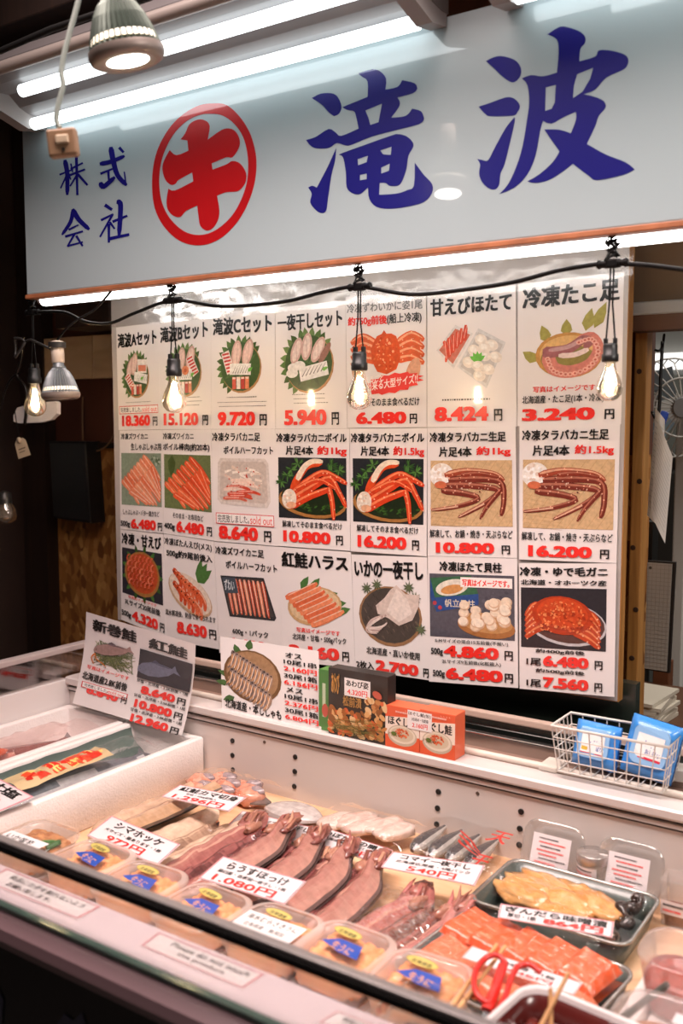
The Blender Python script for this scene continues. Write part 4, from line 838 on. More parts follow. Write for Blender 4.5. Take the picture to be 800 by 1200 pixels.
b.slab([(1.738, .779), (1.7365, .783), (1.7365, .796), (1.741, .8), (1.795, .8), (1.795, .757), (1.76, .757), (1.76, .779)], ex, 0, XR - XL)
b.slab([(1.744, .7625), (1.744, .7705), (1.762, .7705), (1.762, .7625)], ex, 0, XR - XL); b.build('rear_ledge', LEDGE, case)
b = MB().span((XL, 1.752, .7706), (XR, 1.761, .779)).span((XL, 1.7485, .7572), (XR, 1.761, .7624)); b.build('ledge_groove', mat('shadow_gap', '#3a302e', .6), case)
b = MB().tube([(XL, 1.800, .807), (XR, 1.800, .807)], .007, 10); b.build('rear_rail', mat('cream_rail', '#ddd2c6', .35), case)
MB().span((XL, 1.796, .77), (XR, 1.87, .793)).build('track_channel', mat('track_brown', '#8c6f62', .5), case)
MB().span((XL, 1.87, .772), (XR, 1.89, .824), bevel=.003).build('chrome_track', mat('chrome', '#c9c6c2', .18, .95, var=.1, vscale=12), case)
MB().span((XL, 1.905, .77), (XR, 1.912, .846)).build('dark_glass_door', mat('dark_glass', '#171a18', .08, coat=.5), case)
MB().span((XL, 1.902, .846), (XR, 1.922, .862), bevel=.003).build('door_rail', mat('beige_rail', '#bda79a', .4), case)
MB().span((XL, 2.05, .6), (-.62, 2.08, .935)).build('rear_mullion', mat('dark_panel', '#2b332d', .25, coat=.4), case)
# left end
MB().span((XL - .03, .85, ZF), (XL, 1.75, .79)).build('end_panel', mat('end_panel_white', '#e6dfdd', .35), case)
MB().span((XL - .018, .85, .79), (XL - .012, 1.86, .868)).build('end_glass', clear('end_glass', (.9, .86, .85), base=.06, fres=.5), case)
MB().span((XL - .03, .84, .866), (XL, 1.90, .882), bevel=.003).build('end_rail', mat('pale_rail', '#b3a6a4', .35), case)
# front
MB().span((XL, .848, .785), (XR, .92, .8), bevel=.003).span((XL, .905, .60), (XR, .92, .79)).build('front_sill', mat('sill_enamel', '#e2ccd2', .3), case)
MB().span((XL, .838, .796), (XR, .843, .884)).build('front_glass', clear('front_glass', (.97, .99, .98), base=.03, fres=.35), case)
MB().span((XL, .836, .793), (XR, .847, .799)).build('glass_edge', mat('glass_edge', '#5a6f67', .15), case)
b = MB().span((XL, .832, .884), (XR, .844, .8935), '#101012', 1); b.span((XL, .834, .8936), (XR, .849, .9005), '#77706f', 0, bevel=.002)
b.build('front_rail', [mat('rail_grey', '#857e7d', .35, .3), BLACKP], case)
b = MB(); ex2 = lambda y, z, h: Vector((XL + h, y, z))
b.slab([(.846, .792), (.826, .792), (.812, .784), (.808, .77), (.812, .757), (.846, .752)], ex2, 0, XR - XL); b.build('bumper', mat('bumper_mauve', '#7d6468', .35), case)
MB().span((XL, .83, .0), (XR, .86, .752)).build('front_panel', mat('front_black', '#0c0e12', .35), case)
I = Ink(lambda x, y, h: Py(x, y, .829 - h), .0006)
for pts in ([(-6, 1150), (4, 1172), (2, 1200), (-20, 1210)], [(60, 1210), (75, 1188), (86, 1196), (96, 1186), (104, 1214)], [(180, 1230), (200, 1204), (215, 1212), (226, 1200), (240, 1240)]): I.poly(pts, '#15204a')
I.done('blue_motif', case)
# notices stuck on the sill
def sticker(px, lines, label, ang=0):
    P = [Pz(u, v, .8006) for u, v in px]; f = quadmap(*P, 100, 34)
    o = sheet(MB(), f, 100, 34, 2, .0004).build('sill_notice', mat('notice_paper', '#e9dcdd', .4), None, None, label, 'notice', 'notices stuck on the front sill')
    I = Ink(f, .0004); I.frame(1, 1, 99, 33, 2, '#d98a92')
    for (s, x0, y0, x1, y1) in lines: I.text(s, x0, y0, x1, y1, '#3a3338', .015)
    I.done('lettering', o)
sticker([(8, 1017), (120, 1063), (91, 1078), (-22, 1032)], [('商品にお手を触れないよう', 14, 7, 90, 15), ('お願い致します。', 20, 19, 66, 27)], 'pink framed notice in Japanese stuck on the front sill of the case')
sticker([(185, 1092), (312, 1142), (285, 1160), (163, 1108)], [('Please do not touch', 20, 7, 92, 15), ('the product', 32, 19, 76, 27)], 'pink framed notice in English stuck on the front sill of the case')
sticker([(395, 1184), (500, 1224), (480, 1240), (372, 1198)], [('商品にお手を触れないよう', 14, 7, 90, 15), ('お願い致します。', 20, 19, 66, 27)], 'pink framed notice at the right end of the sill, mostly cut by the picture edge')

# ================================================================ price cards, cards on the ledge
CARD = mat('card_paper', '#e6dcde', .3, coat=.6)
def card(px, zf, zb, lines, label, H=46, border='#dd8a94', pts=None, group='price cards among the fish'):
    P = pts or [Pz(px[0][0], px[0][1], zb), Pz(px[1][0], px[1][1], zb), Pz(px[2][0], px[2][1], zf), Pz(px[3][0], px[3][1], zf)]
    f = quadmap(*P, 100, H)
    o = sheet(MB(), f, 100, H, 4, .0012).build('price_card', CARD, None, None, label, 'price card', group)
    A, B = Ink(f, .0006), Ink(f, .0008)
    if border: A.frame(.5, .5, 99.5, H - .5, 1.1, border)
    for s, x0, y0, x1, y1, c, bd in lines: (B if c == RED else A).text(s, x0, y0, x1, y1, c, bd)
    if A.b.v: A.done('lettering', o)
    if B.b.v: B.done('printed_price', o)
    return o
card([(131, 956), (211, 989.5), (184, 1014.5), (101.5, 979)], .705, .712, [('シマホッケ', 16, 5, 84, 18, BLK, .03), ('大サイズ・脂あります・1枚', 10, 21, 90, 27, BLK, .015), ('972円', 22, 30, 74, 43, RED, .02)], 'price card with 972 yen leaning on the pale dried fish')
card([(261.5, 1003.4), (358.4, 1033), (333.4, 1060), (232.5, 1029)], .715, .735, [('らうすほっけ', 14, 5, 86, 18, BLK, .03), ('羅臼産・自家製一夜干し・1枚', 10, 21, 90, 27, BLK, .015), ('1.080円', 12, 30, 84, 43, RED, .02)], 'price card with 1.080 yen lying on the row of dark split fish')
card([(211, 919.7), (288.4, 934.4), (267.8, 951), (189, 933.4)], .70, .715, [('紅鮭カマ切身', 8, 4, 94, 18, BLK, .03), ('甘塩・500g前後入', 24, 21, 70, 27, BLK, .015), ('1.296円', 12, 29, 86, 43, RED, .02)], 'price card with 1.296 yen in front of the salmon collars')
card([(284, 950), (370, 970.5), (354, 989), (267, 966)], .66, .675, [('宗八カレイ一夜干し', 6, 5, 96, 17, BLK, .03), ('北海道産・3枚入', 10, 20, 60, 27, BLK, .015), ('324円', 14, 30, 60, 43, RED, .02)], 'price card half hidden behind the heads of the dark split fish')
card([(374, 967.5), (460, 996), (446, 1013), (359, 985)], .665, .68, [('つぼだいの開き', 12, 4, 94, 17, BLK, .03), ('北海道産・真空パック', 16, 20, 84, 27, BLK, .015), ('540円', 40, 30, 86, 43, RED, .02)], 'price card between the dark split fish and the pack of white fillets')
card([(460, 998), (568, 1014), (556, 1038), (446, 1016)], .685, .70, [('コマイ一夜干し', 12, 4, 88, 16, BLK, .03), ('北海道広尾産・4尾パック', 10, 19, 90, 26, BLK, .015), ('540円', 26, 29, 78, 43, RED, .02)], 'price card with 540 yen on the pack of small grey fish')
card([(586.5, 1059), (719.4, 1080), (717, 1098.7), (583, 1075)], .70, .712, [('ぎんだら味噌漬', 5, 3, 95, 16, BLK, .035), ('厚切・1枚', 8, 18, 34, 28, BLK, .03), ('864円', 40, 17, 92, 30, RED, .05)], 'price card with 864 yen on the wrapped tray of yellow fillets', 33, '#e88a94')
card([(-62, 880), (40, 934), (-4, 953), (-106, 899)], .735, .74, [('紅鮭甘塩', 28, 4, 93, 19, BLK, .03), ('2.160円', 20, 27, 88, 42, RED, .02)], 'price card resting on the foam box at the left edge of the picture')
card([(553, 1109), (682, 1152), (672, 1166), (541, 1122)], .69, .70, [('鮭切身・1枚', 30, 8, 80, 17, BLK, .03), ('648円', 40, 21, 80, 30, RED, .02)], 'price card on the orange salmon slices, half covered by red scissors', 33, '#f0b8bc')

def fish_print(I, cx, cy, L, H, rot, cols):
    c_, s_ = math.cos(math.radians(rot)), math.sin(math.radians(rot)); T = lambda x, y: (cx + L * x * c_ - H * y * s_, cy + L * x * s_ + H * y * c_)
    I.poly([T(*p) for p in ((-.5, .05), (-.44, -.2), (-.3, -.42), (-.05, -.5), (.2, -.36), (.38, -.14), (.5, -.34), (.47, 0), (.5, .32), (.38, .12), (.2, .34), (-.05, .45), (-.3, .4), (-.44, .22))], cols[0])
    I.poly([T(*p) for p in ((-.46, .05), (-.3, .2), (0, .28), (.3, .1), (.2, .26), (-.05, .4), (-.3, .36))], cols[1]); I.poly([T(*p) for p in ((-.42, -.2), (-.28, -.38), (-.05, -.46), (.2, -.33), (.36, -.12), (0, -.22))], cols[2])
    I.stroke([T(-.3, -.34), T(-.26, 0), T(-.32, .34)], L * .015, cols[3]); I.ell(*T(-.41, -.06), L * .016, L * .016, '#15110f', 0, 8); I.poly([T(*p) for p in ((-.05, -.48), (.08, -.66), (.16, -.38))], cols[2])
def dSalmon(I, L, P):
    L.text('新巻鮭', 7, 7, 49, 25, BLK, .05); L.text('紅鮭', 60, 10, 94, 27, BLK, .05)
    R = random.Random(3)
    for k in range(90): I.stroke([(30 + R.uniform(-20, 16), 50 + R.uniform(-14, 20)), (32 + R.uniform(-22, 18), 56 + R.uniform(-12, 20))], 1.4, R.choice(['#6f7a4e', '#8a8f62', '#596640']))
    I.n += 130; fish_print(I, 28, 46, 40, 17, -24, ['#a98a84', '#d3b7ab', '#6d5f66', '#7a5b54']); I.stroke([(12, 58), (14, 66), (20, 70), (24, 74)], 1.2, '#d97a2a'); I.stroke([(12, 58), (9, 66), (12, 74)], 1.2, '#d97a2a')
    I.rect(53, 31, 99, 75, '#2a2830', 8); I.n += 60; fish_print(I, 70, 56, 38, 22, -22, ['#6d7186', '#a3a4b4', '#474a60', '#54566a'])
    for x, y, w_, h_ in ((88, 34, 97, 50), (88, 53, 97, 72)): L.text('紅' if y < 40 else '鮭', x, y, w_, h_, '#efe9ea', .03)
    L.text('写真はイメージです', 6, 78, 46, 84, RED, .015); L.text('北海道産2.8K前後', 3, 89, 46, 101, BLK, .035); P.text('8.640', 10, 106, 40, 120, RED, .06); L.text('円', 43, 110, 48, 119, BLK, .03); sold(P, P, 4, 104, 48, 113)
    for k, (kg, pr) in enumerate((('2.2', '8.640'), ('2.5', '10.800'), ('3.0', '12.960'))): L.text('甘塩・北洋産・%sK前後・1尾' % kg, 53, 77 + k * 22, 98, 82 + k * 22, BLK, .02); P.text(pr, 58 - 3 * (k > 0), 85 + k * 22, 88, 97 + k * 22, RED, .06); L.text('円', 90, 87 + k * 22, 97, 97 + k * 22, BLK, .03)
tl, tr = Py(101, 717, 1.728), Py(229, 755, 1.722); br, bl = Py(213, 862, 1.705), Py(85, 824, 1.71)
poster(None, 'pair of salmon price posters standing in front of the foam boxes at left', dSalmon, name='price_card', pts=[tl, tr, br, bl], H=140, bow=-.012, group='cards and boxes on the case')
def dShi(I, L, P):
    for x, y, a in ((10, 50, 200), (8, 60, 180), (14, 76, 150), (30, 12, 280), (20, 20, 250)): I.leaf(x, y, 14, 8, a, '#4a6b3c')
    I.ell(33, 45, 30, 33, '#7a5a3c').ell(33, 44, 27, 30, '#a88462')
    for r_ in range(2):
        for k in range(12):
            x, y = 14 + k * 3.5 + r_ * -2, 17 + k * 2.1 + r_ * 23; I.stroke([(x, y), (x - 1 + r_, y + 11), (x - 6, y + 22)], 5.4, ('#7d6c66', '#94807a', '#a88a76')[k % 3], 2.6); I.stroke([(x - 1.2, y + 4), (x - 2 + r_, y + 12), (x - 6, y + 20)], 1.8, '#d09a6a', 1); I.stroke([(x + 1, y + 3), (x - 3, y + 19)], 1.3, '#e8d3c2'); I.ell(x + .3, y + .6, .9, .9, '#1c1614', 0, 6)
    L.text('北海道産・本ししゃも', 4, 80, 62, 92, BLK, .03)
    for i, (s, c) in enumerate((('オス', BLK), ('10尾1串', BLK), ('2.160円', RED), ('30尾1箱', BLK), ('6.156円', RED), ('メス', BLK), ('10尾1串', BLK), ('2.376円', RED), ('30尾1箱', BLK), ('6.804円', RED))):
        y = 7 + i * 8.4; L.text(s, 66 + (2 if len(s) < 3 else 0), y, (98 if len(s) > 2 else 84), y + 6.4, c, .025)
yl = 1.752
poster(None, 'price card of skewered shishamo fish standing on the ledge under the posters', dShi, name='price_card', pts=[Py(258, 746, yl + .03), Py(373, 763, yl + .03), Py(376.5, 860, yl), Py(260, 832, yl)], H=97, group='cards and boxes on the case')

# cartons on the ledge
def carton(c, yf, depth, label, side, draw, cat='box', H=70, group='cartons on the ledge', top=None):
    """front corners from the photograph on the plane y=yf, then real depth"""
    P = [Py(u, v, yf) for u, v in c]; zb = .8006
    x0, x1 = (P[0].x + P[3].x) / 2, (P[1].x + P[2].x) / 2; zt = (P[0].z + P[1].z) / 2
    t = empty('carton', ((x0 + x1) / 2, yf + depth / 2, zb), label, cat, group)
    MB().span((x0, yf, zb), (x1, yf + depth, zt), bevel=.0012).build('box', side, t)
    f = quadmap((x0, yf, zt), (x1, yf, zt), (x1, yf, zb), (x0, yf, zb), 100, H); I, L = Ink(f, .0004), Ink(f, .0014); draw(I, L); I.done('printed_front', t)
    if L.b.v: L.done('printed_label', t)
    return t, (x0, x1, zt, zb)
def dAb(I, L):
    I.rect(0, 0, 100, 90, '#2e2926'); R = random.Random(9)
    for k in range(150):
        x = R.uniform(2, 98); y = R.uniform(40 + (14 if x < 60 else -8), 86)
        I.ell(x, y, R.uniform(3, 7), R.uniform(2, 5), R.choice(['#c98a4e', '#a8632e', '#e0ae72', '#d96a3a', '#8f5a30', '#e8c490']), R.uniform(0, 180), 9)
    for k in range(60): I.stroke([(R.uniform(4, 96), R.uniform(60, 86)), (R.uniform(4, 96), R.uniform(66, 88))], .7, R.choice(['#7a7a3c', '#b89a4e', '#5c5a2e']), sm=False)
    I.ell(84, 26, 8, 5, '#c05a48', 20); I.text('あわび', 6, 6, 20, 34, '#c99248', .04); I.text('松前漬', 26, 34, 58, 48, '#b98a4a', .02)
    L.rect(28, 10, 72, 34, '#f2eeec', 2); L.text('あわび姿', 31, 12, 69, 21, BLK, .03); L.text('4.320円', 33, 24, 67, 32, RED, .02)
carton([(386, 782), (458, 794), (450, 873), (384, 857)], 1.745, .035, 'black carton printed with a seafood dish and gold lettering on the ledge', mat('carton_black', '#2b2725', .4), dAb, H=90)
def dGr(I, L): I.rect(0, 0, 100, 90, '#4f8a44'); I.bar(50, 45, 30, 50, 0, '#c8d8b8'); I.ell(60, 60, 30, 10, '#c85a4a')
carton([(374, 786), (386.5, 784), (385, 857), (373, 856)], 1.755, .036, 'green carton squeezed behind the black carton on the ledge', mat('carton_green', '#4a8a40', .4), dGr, H=90)
def dFl(lab):
    def d(I, L):
        I.rect(0, 0, 100, 100, '#e8623c'); I.poly([(0, 28), (100, 18), (100, 66), (0, 70)], '#f3e6d8'); I.text('ほぐし鮭', 8, 24, 92, 46, BLK, .04)
        I.ell(50, 68, 43, 25, '#c9bba4').ell(50, 66, 39, 21, '#e9dfcc').ell(50, 65, 33, 17, '#d8cab0'); I.freckle(50, 62, 20, 10, 60, 2.6, ['#d9582e', '#ea8050', '#c9481f'], 5); I.ell(26, 66, 8, 5, '#5a7a34'); I.freckle(30, 68, 20, 6, 14, 1.4, ['#3a4a28', '#8a5a3a'], 4)
        for k in range(4): I.stroke([(60 + k * 8, 6), (62 + k * 8, 8)], 2, '#f6c2a8', sm=False)
        I.lines(30, 10, 80, 1, 5, '#f7d8c8', 4)
        if lab: L.rect(*((66, 2, 136, 46)), '#f4efee', 3); L.text('ほぐし鮭(缶)', 69, 5, 133, 15, BLK, .025); L.text('2缶詰め・化粧箱', 78, 18, 126, 26, BLK, .015); L.text('2.160円', 80, 30, 124, 42, RED, .02)
    return d
OR = mat('carton_orange', '#e46a45', .4)
carton([(452, 826.5), (492.5, 832), (490, 881), (451, 876)], 1.744, .046, 'orange salmon flake carton with a white price label, left of the orange pair', OR, dFl(True), H=100)
carton([(493, 832), (534, 838), (532, 888), (490.8, 881)], 1.744, .046, 'orange salmon flake carton nearer the wire basket, right of the orange pair', OR, dFl(False), H=100)

# wire basket with wipes
bk = empty('wire_basket', (-.585, 1.81, .8), 'white wire basket of blue wipe packs hung on the rear ledge', 'basket')
W_ = mat('white_wire', '#d9d2cb', .4)
tx0, tx1, bx_0, bx_1, ty0, ty1, tz, bz = -.695, -.468, -.685, -.482, 1.758, 1.862, .908, .815
def Bp(s, t, h):                       # s along the front, t front to back, h up
    x0, x1 = bx_0 + (tx0 - bx_0) * h, bx_1 + (tx1 - bx_1) * h
    y0, y1 = 1.772 + (ty0 - 1.772) * h, ty1
    return Vector((x0 + (x1 - x0) * s, y0 + (y1 - y0) * t, bz + (tz - bz) * h))
b = MB()
for t in (0, 1):
    for k in range(10): b.tube([Bp(k / 9, t, 0), Bp(k / 9, t, 1)], .0013, 5)
    for h in (.25, .5, .75): b.tube([Bp(0, t, h), Bp(1, t, h)], .0013, 5)
for s in (0, 1):
    for k in range(1, 5): b.tube([Bp(s, k / 5, 0), Bp(s, k / 5, 1)], .0013, 5)
    for h in (.25, .5, .75): b.tube([Bp(s, 0, h), Bp(s, 1, h)], .0013, 5)
for k in range(10): b.tube([Bp(k / 9, 0, 0), Bp(k / 9, 1, 0)], .0013, 5)
b.build('wire_mesh', W_, bk)
b = MB()
for h, r in ((1, .0028), (0, .002)): b.tube([Bp(0, 0, h), Bp(1, 0, h), Bp(1, 1, h), Bp(0, 1, h), Bp(0, 0, h)], r, 6)
b.build('rim', W_, bk)
p = Py(642, 897, 1.80); MB().span((p.x - .018, 1.79, .8003), (p.x + .022, 1.85, .812), bevel=.003).build('clamp', mat('clamp_cream', '#d8cfc4', .4), bk)
BLU = mat('wipe_blue', '#3f8fdd', .3, coat=.4, bump=.3, bscale=30); BLU2 = mat('wipe_lid', '#8fbbe6', .3, coat=.3)
def wipes(c, tilt, w_, h_, label, sp=0):
    t = empty('wipes_pack', c, label, 'wipes', 'wipe packs in the basket'); M = Matrix.Rotation(tilt, 3, 'Y') @ Matrix.Rotation(math.radians(-14), 3, 'X')
    def f(u, v, s_):
        x, z = (u - .5) * w_, v * h_; e = min(1, 6 * min(u, 1 - u) + .02) ** .5 * min(1, 6 * min(v, 1 - v) + .02) ** .5
        return Vector(c) + M @ Vector((x, s_ * (.003 + .021 * e + .002 * noise.noise(Vector((u * 5, v * 5, s_ + sp)))), z))
    MB().grid(lambda u, v: f(u, v, -1), 16, 16).grid(lambda u, v: f(u, v, 1), 16, 16, flip=True).build('pouch', BLU, t)
    q = lambda x, y, h: f(x / 100, 1 - y / 100, -1) + M @ Vector((0, -h, 0))
    MB().slab([(50 + x, 45 + y) for x, y in rrect(70, 66, 14)], q, .001, .005).build('flip_lid', BLU2, t)
    I = Ink(q, .0055); I.rect(24, 26, 76, 66, '#f2f0f0', 3); I.rect(24, 64, 76, 68, '#d8304a', 2); I.rect(26, 54, 40, 62, '#d9b84a', 1); I.text('ウェット', 40, 34, 72, 48, '#5a74b8', .02); I.text('おしぼり', 44, 50, 72, 60, '#5a74b8', .02); I.done('printed_label', t)
wipes((-.628, 1.815, .82), math.radians(3), .088, .088, 'blue wipe pack at the left of the wire basket'); wipes((-.528, 1.82, .82), math.radians(9), .098, .112, 'taller tilted blue wipe pack at the right of the wire basket', 4)

# ================================================================ foam boxes and whole salmon
FOAM = mat('white_foam', '#ece4e1', .75, bump=.5, bscale=220, var=.04, vscale=30)
def foam_box(x0, x1, label, liner):
    t = empty('foam_box', ((x0 + x1) / 2, 1.37, ZF), label, 'foam box', 'foam boxes in the case'); zt, th, y0, y1 = .722, .022, 1.0, 1.742; xm, ym = (x0 + x1) / 2, (y0 + y1) / 2
    w_, d_ = x1 - x0, y1 - y0
    MB().tub([(w_ - .006, d_ - .006, .008, ZF + .0005), (w_, d_, .008, ZF + .004), (w_, d_, .008, zt - .003), (w_ - .005, d_ - .005, .008, zt), (w_ - 2 * th + .005, d_ - 2 * th, .006, zt), (w_ - 2 * th, d_ - 2 * th, .006, zt - .004), (w_ - 2 * th - .006, d_ - 2 * th, .006, ZF + .02)], (xm, ym, 0)).build('foam_shell', FOAM, t)
    if liner: MB().grid(lambda u, v: Vector((x0 + th + .002 + .05 * v * v, y0 + .03 + (y1 - y0 - .06) * u, zt - .008 - .06 * v + .004 * noise.noise(Vector((u * 9, v * 4, 1))))), 30, 8).build('plastic_liner', mat('liner_green', '#63726c', .3, bump=.4, bscale=40), t)
foam_box(-2.094, -1.848, 'white foam box against the left end of the case', False)
foam_box(-1.842, -1.592, 'white foam box with a green liner, next to the fish trays', True)
def whole_salmon(x, y0, y1, z, r, label, cols, lab):
    t = empty('whole_salmon', (x, (y0 + y1) / 2, z), label, 'fish', 'bagged whole salmon'); L = y1 - y0
    prof = [(0, .12), (.05, .5), (.12, .8), (.25, 1), (.45, 1), (.65, .8), (.82, .45), (.9, .26), (.94, .3)]
    loops = []
    for s, k in prof: loops.append([(x + r * .95 * k * math.cos(a), y0 + L * s, z + r * .75 * k * math.sin(a)) for a in [2 * math.pi * q / 18 for q in range(18)]])
    b = MB(); n = 18
    for i in range(len(loops) - 1):
        for q in range(n):
            a = 2 * math.pi * (q + .5) / n; cc = cols[0] if math.sin(a) > .72 + .2 * math.sin(i * 2.1) else (cols[1] if math.sin(a) > .1 else cols[2])
            b.add([loops[i][q], loops[i][(q + 1) % n], loops[i + 1][(q + 1) % n], loops[i + 1][q]], [[0, 1, 2, 3]], cc, 0, True)
    b.add(loops[0], [list(range(n))], '#8a7a7a'); b.build('body', FOODWET, t)
    MB().slab([(-.004, L * .92), (-.055, L * 1.02), (-.02, L * .99), (.02, L * .99), (.055, L * 1.02), (.004, L * .92)], lambda a, c, h: Vector((x + a, y0 + c, z + h)), -.003, .003, '#6c6a70').build('tail_fin', FOODWET, t)
    MB().slab([(L * .35, 0), (L * .40, .03), (L * .47, .025), (L * .5, 0)], lambda a, c, h: Vector((x + h, y0 + a, z + r * .72 + c * .6)), -.002, .002, '#5a5c64').build('dorsal_fin', FOODWET, t)
    for s_ in (-1, 1): MB().lathe([(.0055, 0), (.005, .002), (.0005, .003)], (x + s_ * r * .45, y0 + L * .07, z + r * .38), Matrix.Rotation(s_ * .9, 3, 'Y'), 12, '#15120f').build('eye', PLAIN, t)
    bag = lambda u, v: Vector((x + (r * 1.1 + .012) * math.cos(math.pi * (v * 1.1 - .05)) * (1 + .06 * noise.noise(Vector((u * 14, v * 6, x)))), y0 - .02 + (L + .05) * u, z + (r * .85 + .008) * max(-.2, math.sin(math.pi * (v * 1.1 - .05))) * (1 if .06 < u < .9 else .75) + .008 * noise.noise(Vector((u * 22, v * 8, x + 3)))))
    MB().grid(bag, 50, 18).build('plastic_bag', WRAP if lab else clear('pink_bag', (1, .93, .92), base=.02, fres=.35, rough=.1, bump=.4, bscale=20, milk=.06, milkcol=(.9, .7, .7)), t)
    if lab:
        I = Ink(lambda a, c, h: bag(a, c) + Vector((0, 0, .001 + h)), .0008); u0, u1 = .28, .70
        for k in range(2): I.b.grid(lambda u, v: bag(u0 + (u1 - u0) * u, .34 + .25 * v) + Vector((0, 0, .0015 + .0003 * k)), 12, 6, ['#cfc0a4', '#cbb288'][k])
        R = random.Random(2)
        for k in range(34):
            a, c = R.uniform(u0 + .02, u1 - .06), R.uniform(.345, .52); I.b.grid(lambda u, v: bag(a + .05 * u, c + .07 * v) + Vector((0, 0, .0022 + k * .00002)), 3, 3, R.choice(['#d8301f', '#c9281c', '#e8502e', '#f0d27a']))
        I.done('printed_band', t)
whole_salmon(-1.965, 1.04, 1.66, .672, .058, 'bagged whole salmon in the far left foam box', ('#8a5550', '#c98a80', '#d8b0a8'), False)
whole_salmon(-1.715, 1.10, 1.68, .672, .060, 'bagged whole salmon with a red and yellow printed band in the foam box', ('#6a6e74', '#b0aeb0', '#d2cac6'), True)
b = MB(); R = random.Random(5)
for k in range(14): b.blob((-1.965 + R.uniform(-.045, .045), 1.12 + R.uniform(0, .28), .713 + R.uniform(0, .004)), (.022, .034, .008), k, .3, 2, R.choice(['#b8442c', '#d0603c', '#e3c9bd', '#c9a49a']), 0, 10)
b.build('salmon_trimmings', FOODWET, label='red and pale salmon trimmings bagged on top in the far left foam box', cat='salmon')
# fish and trays follow
# ================================================================ split fish
def sm(a, b_, x): t = min(1, max(0, (x - a) / (b_ - a))); return t * t * (3 - 2 * t)
def split_fish(loc, rz, roll, L, W, th, pal, seed, label, group, skin='#6a5450', headcol='#a8705c', heads=True, tail=.16, pitch=0, htaper=.34):
    """fish cut open down the back and laid flat, tail towards -y, head towards +y"""
    t = empty('split_fish', (0, 0, 0), label, 'fish', group); R = random.Random(seed)
    def hw(s): return W / 2 * min(1, (max(s, 0) / tail) ** .55 * .92 + .08) * (1 - htaper * sm(.62, 1, s)) * (.86 + .14 * math.sin(math.pi * min(1, s * 1.1)))
    def shape(u, v, top=True):
        a = v * 2 - 1; x = hw(u) * a * (1 if top else 1.035); notch = .16 * L * math.exp(-(a / .3) ** 2) * sm(.7, 1, u)
        y = L * u - notch + .012 * noise.noise(Vector((u * 4, a * 3, seed))); e = (1 - abs(a) ** 3.5)
        z = th * (.22 + .62 * max(0, e) ** .6) * (.35 + .65 * sm(0, .15, u)) - th * .62 * math.exp(-(a / .14) ** 2) * (1 - .5 * sm(.6, 1, u)) + th * .55 * math.exp(-((abs(a) - .62) / .2) ** 2) * sm(0, .2, u) - th * .25 * math.exp(-((abs(a) - .3) / .09) ** 2)
        z += th * .26 * noise.noise(Vector((u * 9, a * 5, seed + 4))) * e + .010 * abs(a) ** 2 * sm(.55, 1, u)
        if not top: z = -.002 + .010 * abs(a) ** 2 * sm(.55, 1, u) * .98 + th * .2 * abs(a) ** 8 * (.35 + .65 * sm(0, .15, u))
        return Vector((x, y, z))
    c0, c1, c2, c3 = pal
    def colr(u, v):
        a = abs(v * 2 - 1); nz = noise.noise(Vector((u * 3, v * 26, seed))) * .5 + .5 * noise.noise(Vector((u * 40, v * 9, seed + 2))) + noise.noise(Vector((u * 14, v * 14, seed + 9))) * .35
        if a > .975: return lin(skin)[:3]
        if a > .93: return mix(c3, '#e0b49c', .5)
        k = a + nz * .22
        if abs(a - .5 - .04 * math.sin(u * 5 + seed)) < .03 and .1 < u < .85: return mix(c2, '#dcae98', .55)
        if abs(a - .26) < .028 and .15 < u < .8: return mix(c1, c0, .5)
        if k < .14: return mix(c0, c1, max(0, k / .14) * .6)
        if k < .42: return mix(c1, c2, (k - .14) / .28)
        return mix(c2, c3, min(1, (k - .42) / .45))
    MB().grid(shape, 60, 40, colr).build('flesh', FOODWET, t)
    MB().grid(lambda u, v: shape(u, v, False), 24, 14, skin, flip=True).build('skin', mat('fish_skin', None, .4, coat=.3, var=.15, vscale=60), t)
    if heads:
        for s_ in (-1, 1):
            b = MB(); hx, hy = s_ * W * .24, L * .98
            b.blob((hx, hy - .01, th * .7 + .012), (.017, .032, .011), seed + s_, .5, 2.4, headcol, 0, 12, c2)
            b.blob((hx - s_ * .018, hy - .045, th * .75 + .006), (.012, .026, .010), seed + 3 + s_, .6, 2.6, '#c08a74', 0, 12, headcol)
            b.blob((hx + s_ * .012, hy - .03, th * .7 + .008), (.009, .03, .008), seed + 7 + s_, .6, 2.6, c2, 0, 10, '#6d3a32')
            for q in range(5): x0 = hx + (q - 2) * .009; b.tube([(x0, hy - .04 + R.uniform(-.01, .01), th + .002), (x0 + R.uniform(-.005, .005), hy - .018, th + .012 + R.uniform(0, .007)), (x0 - s_ * R.uniform(-.006, .012), hy + R.uniform(-.008, .012), th + .010 + R.uniform(-.008, .016))], [.005, .0045, .0008], 6, R.choice([headcol, c2, '#d09a80', '#8a5044']), flat=.6)
            b.build('head_half', FOODWET, t)
    t.location = loc; t.rotation_euler = (pitch, roll, rz); return t
DK = ['#4a1f1e', '#864a49', '#a3635c', '#bd8c7e']
ga = 'dark split fish laid overlapping in a row'
for i, (x, lb) in enumerate(((-1.172, 'dark split fish at the left end of the overlapping row, its left side uncovered'), (-1.092, 'dark split fish second from the left in the overlapping row'), (-1.012, 'dark split fish second from the right in the overlapping row'), (-.94, 'dark split fish at the right end of the overlapping row, beside the bare liner'))):
    split_fish((x, 1.184 + .002 * i, .662 - .007 * i), math.radians(2 + i * 1.5), math.radians(-9 + i), .335, .182, .024, DK, i + 1, lb, ga)
PALE = ['#8a6a58', '#c7a58c', '#d8bca4', '#d9b49e']
gb = 'pale split fish by the foam box'
pA, pB = Pz(178, 948, .66), Pz(224, 980, .66)
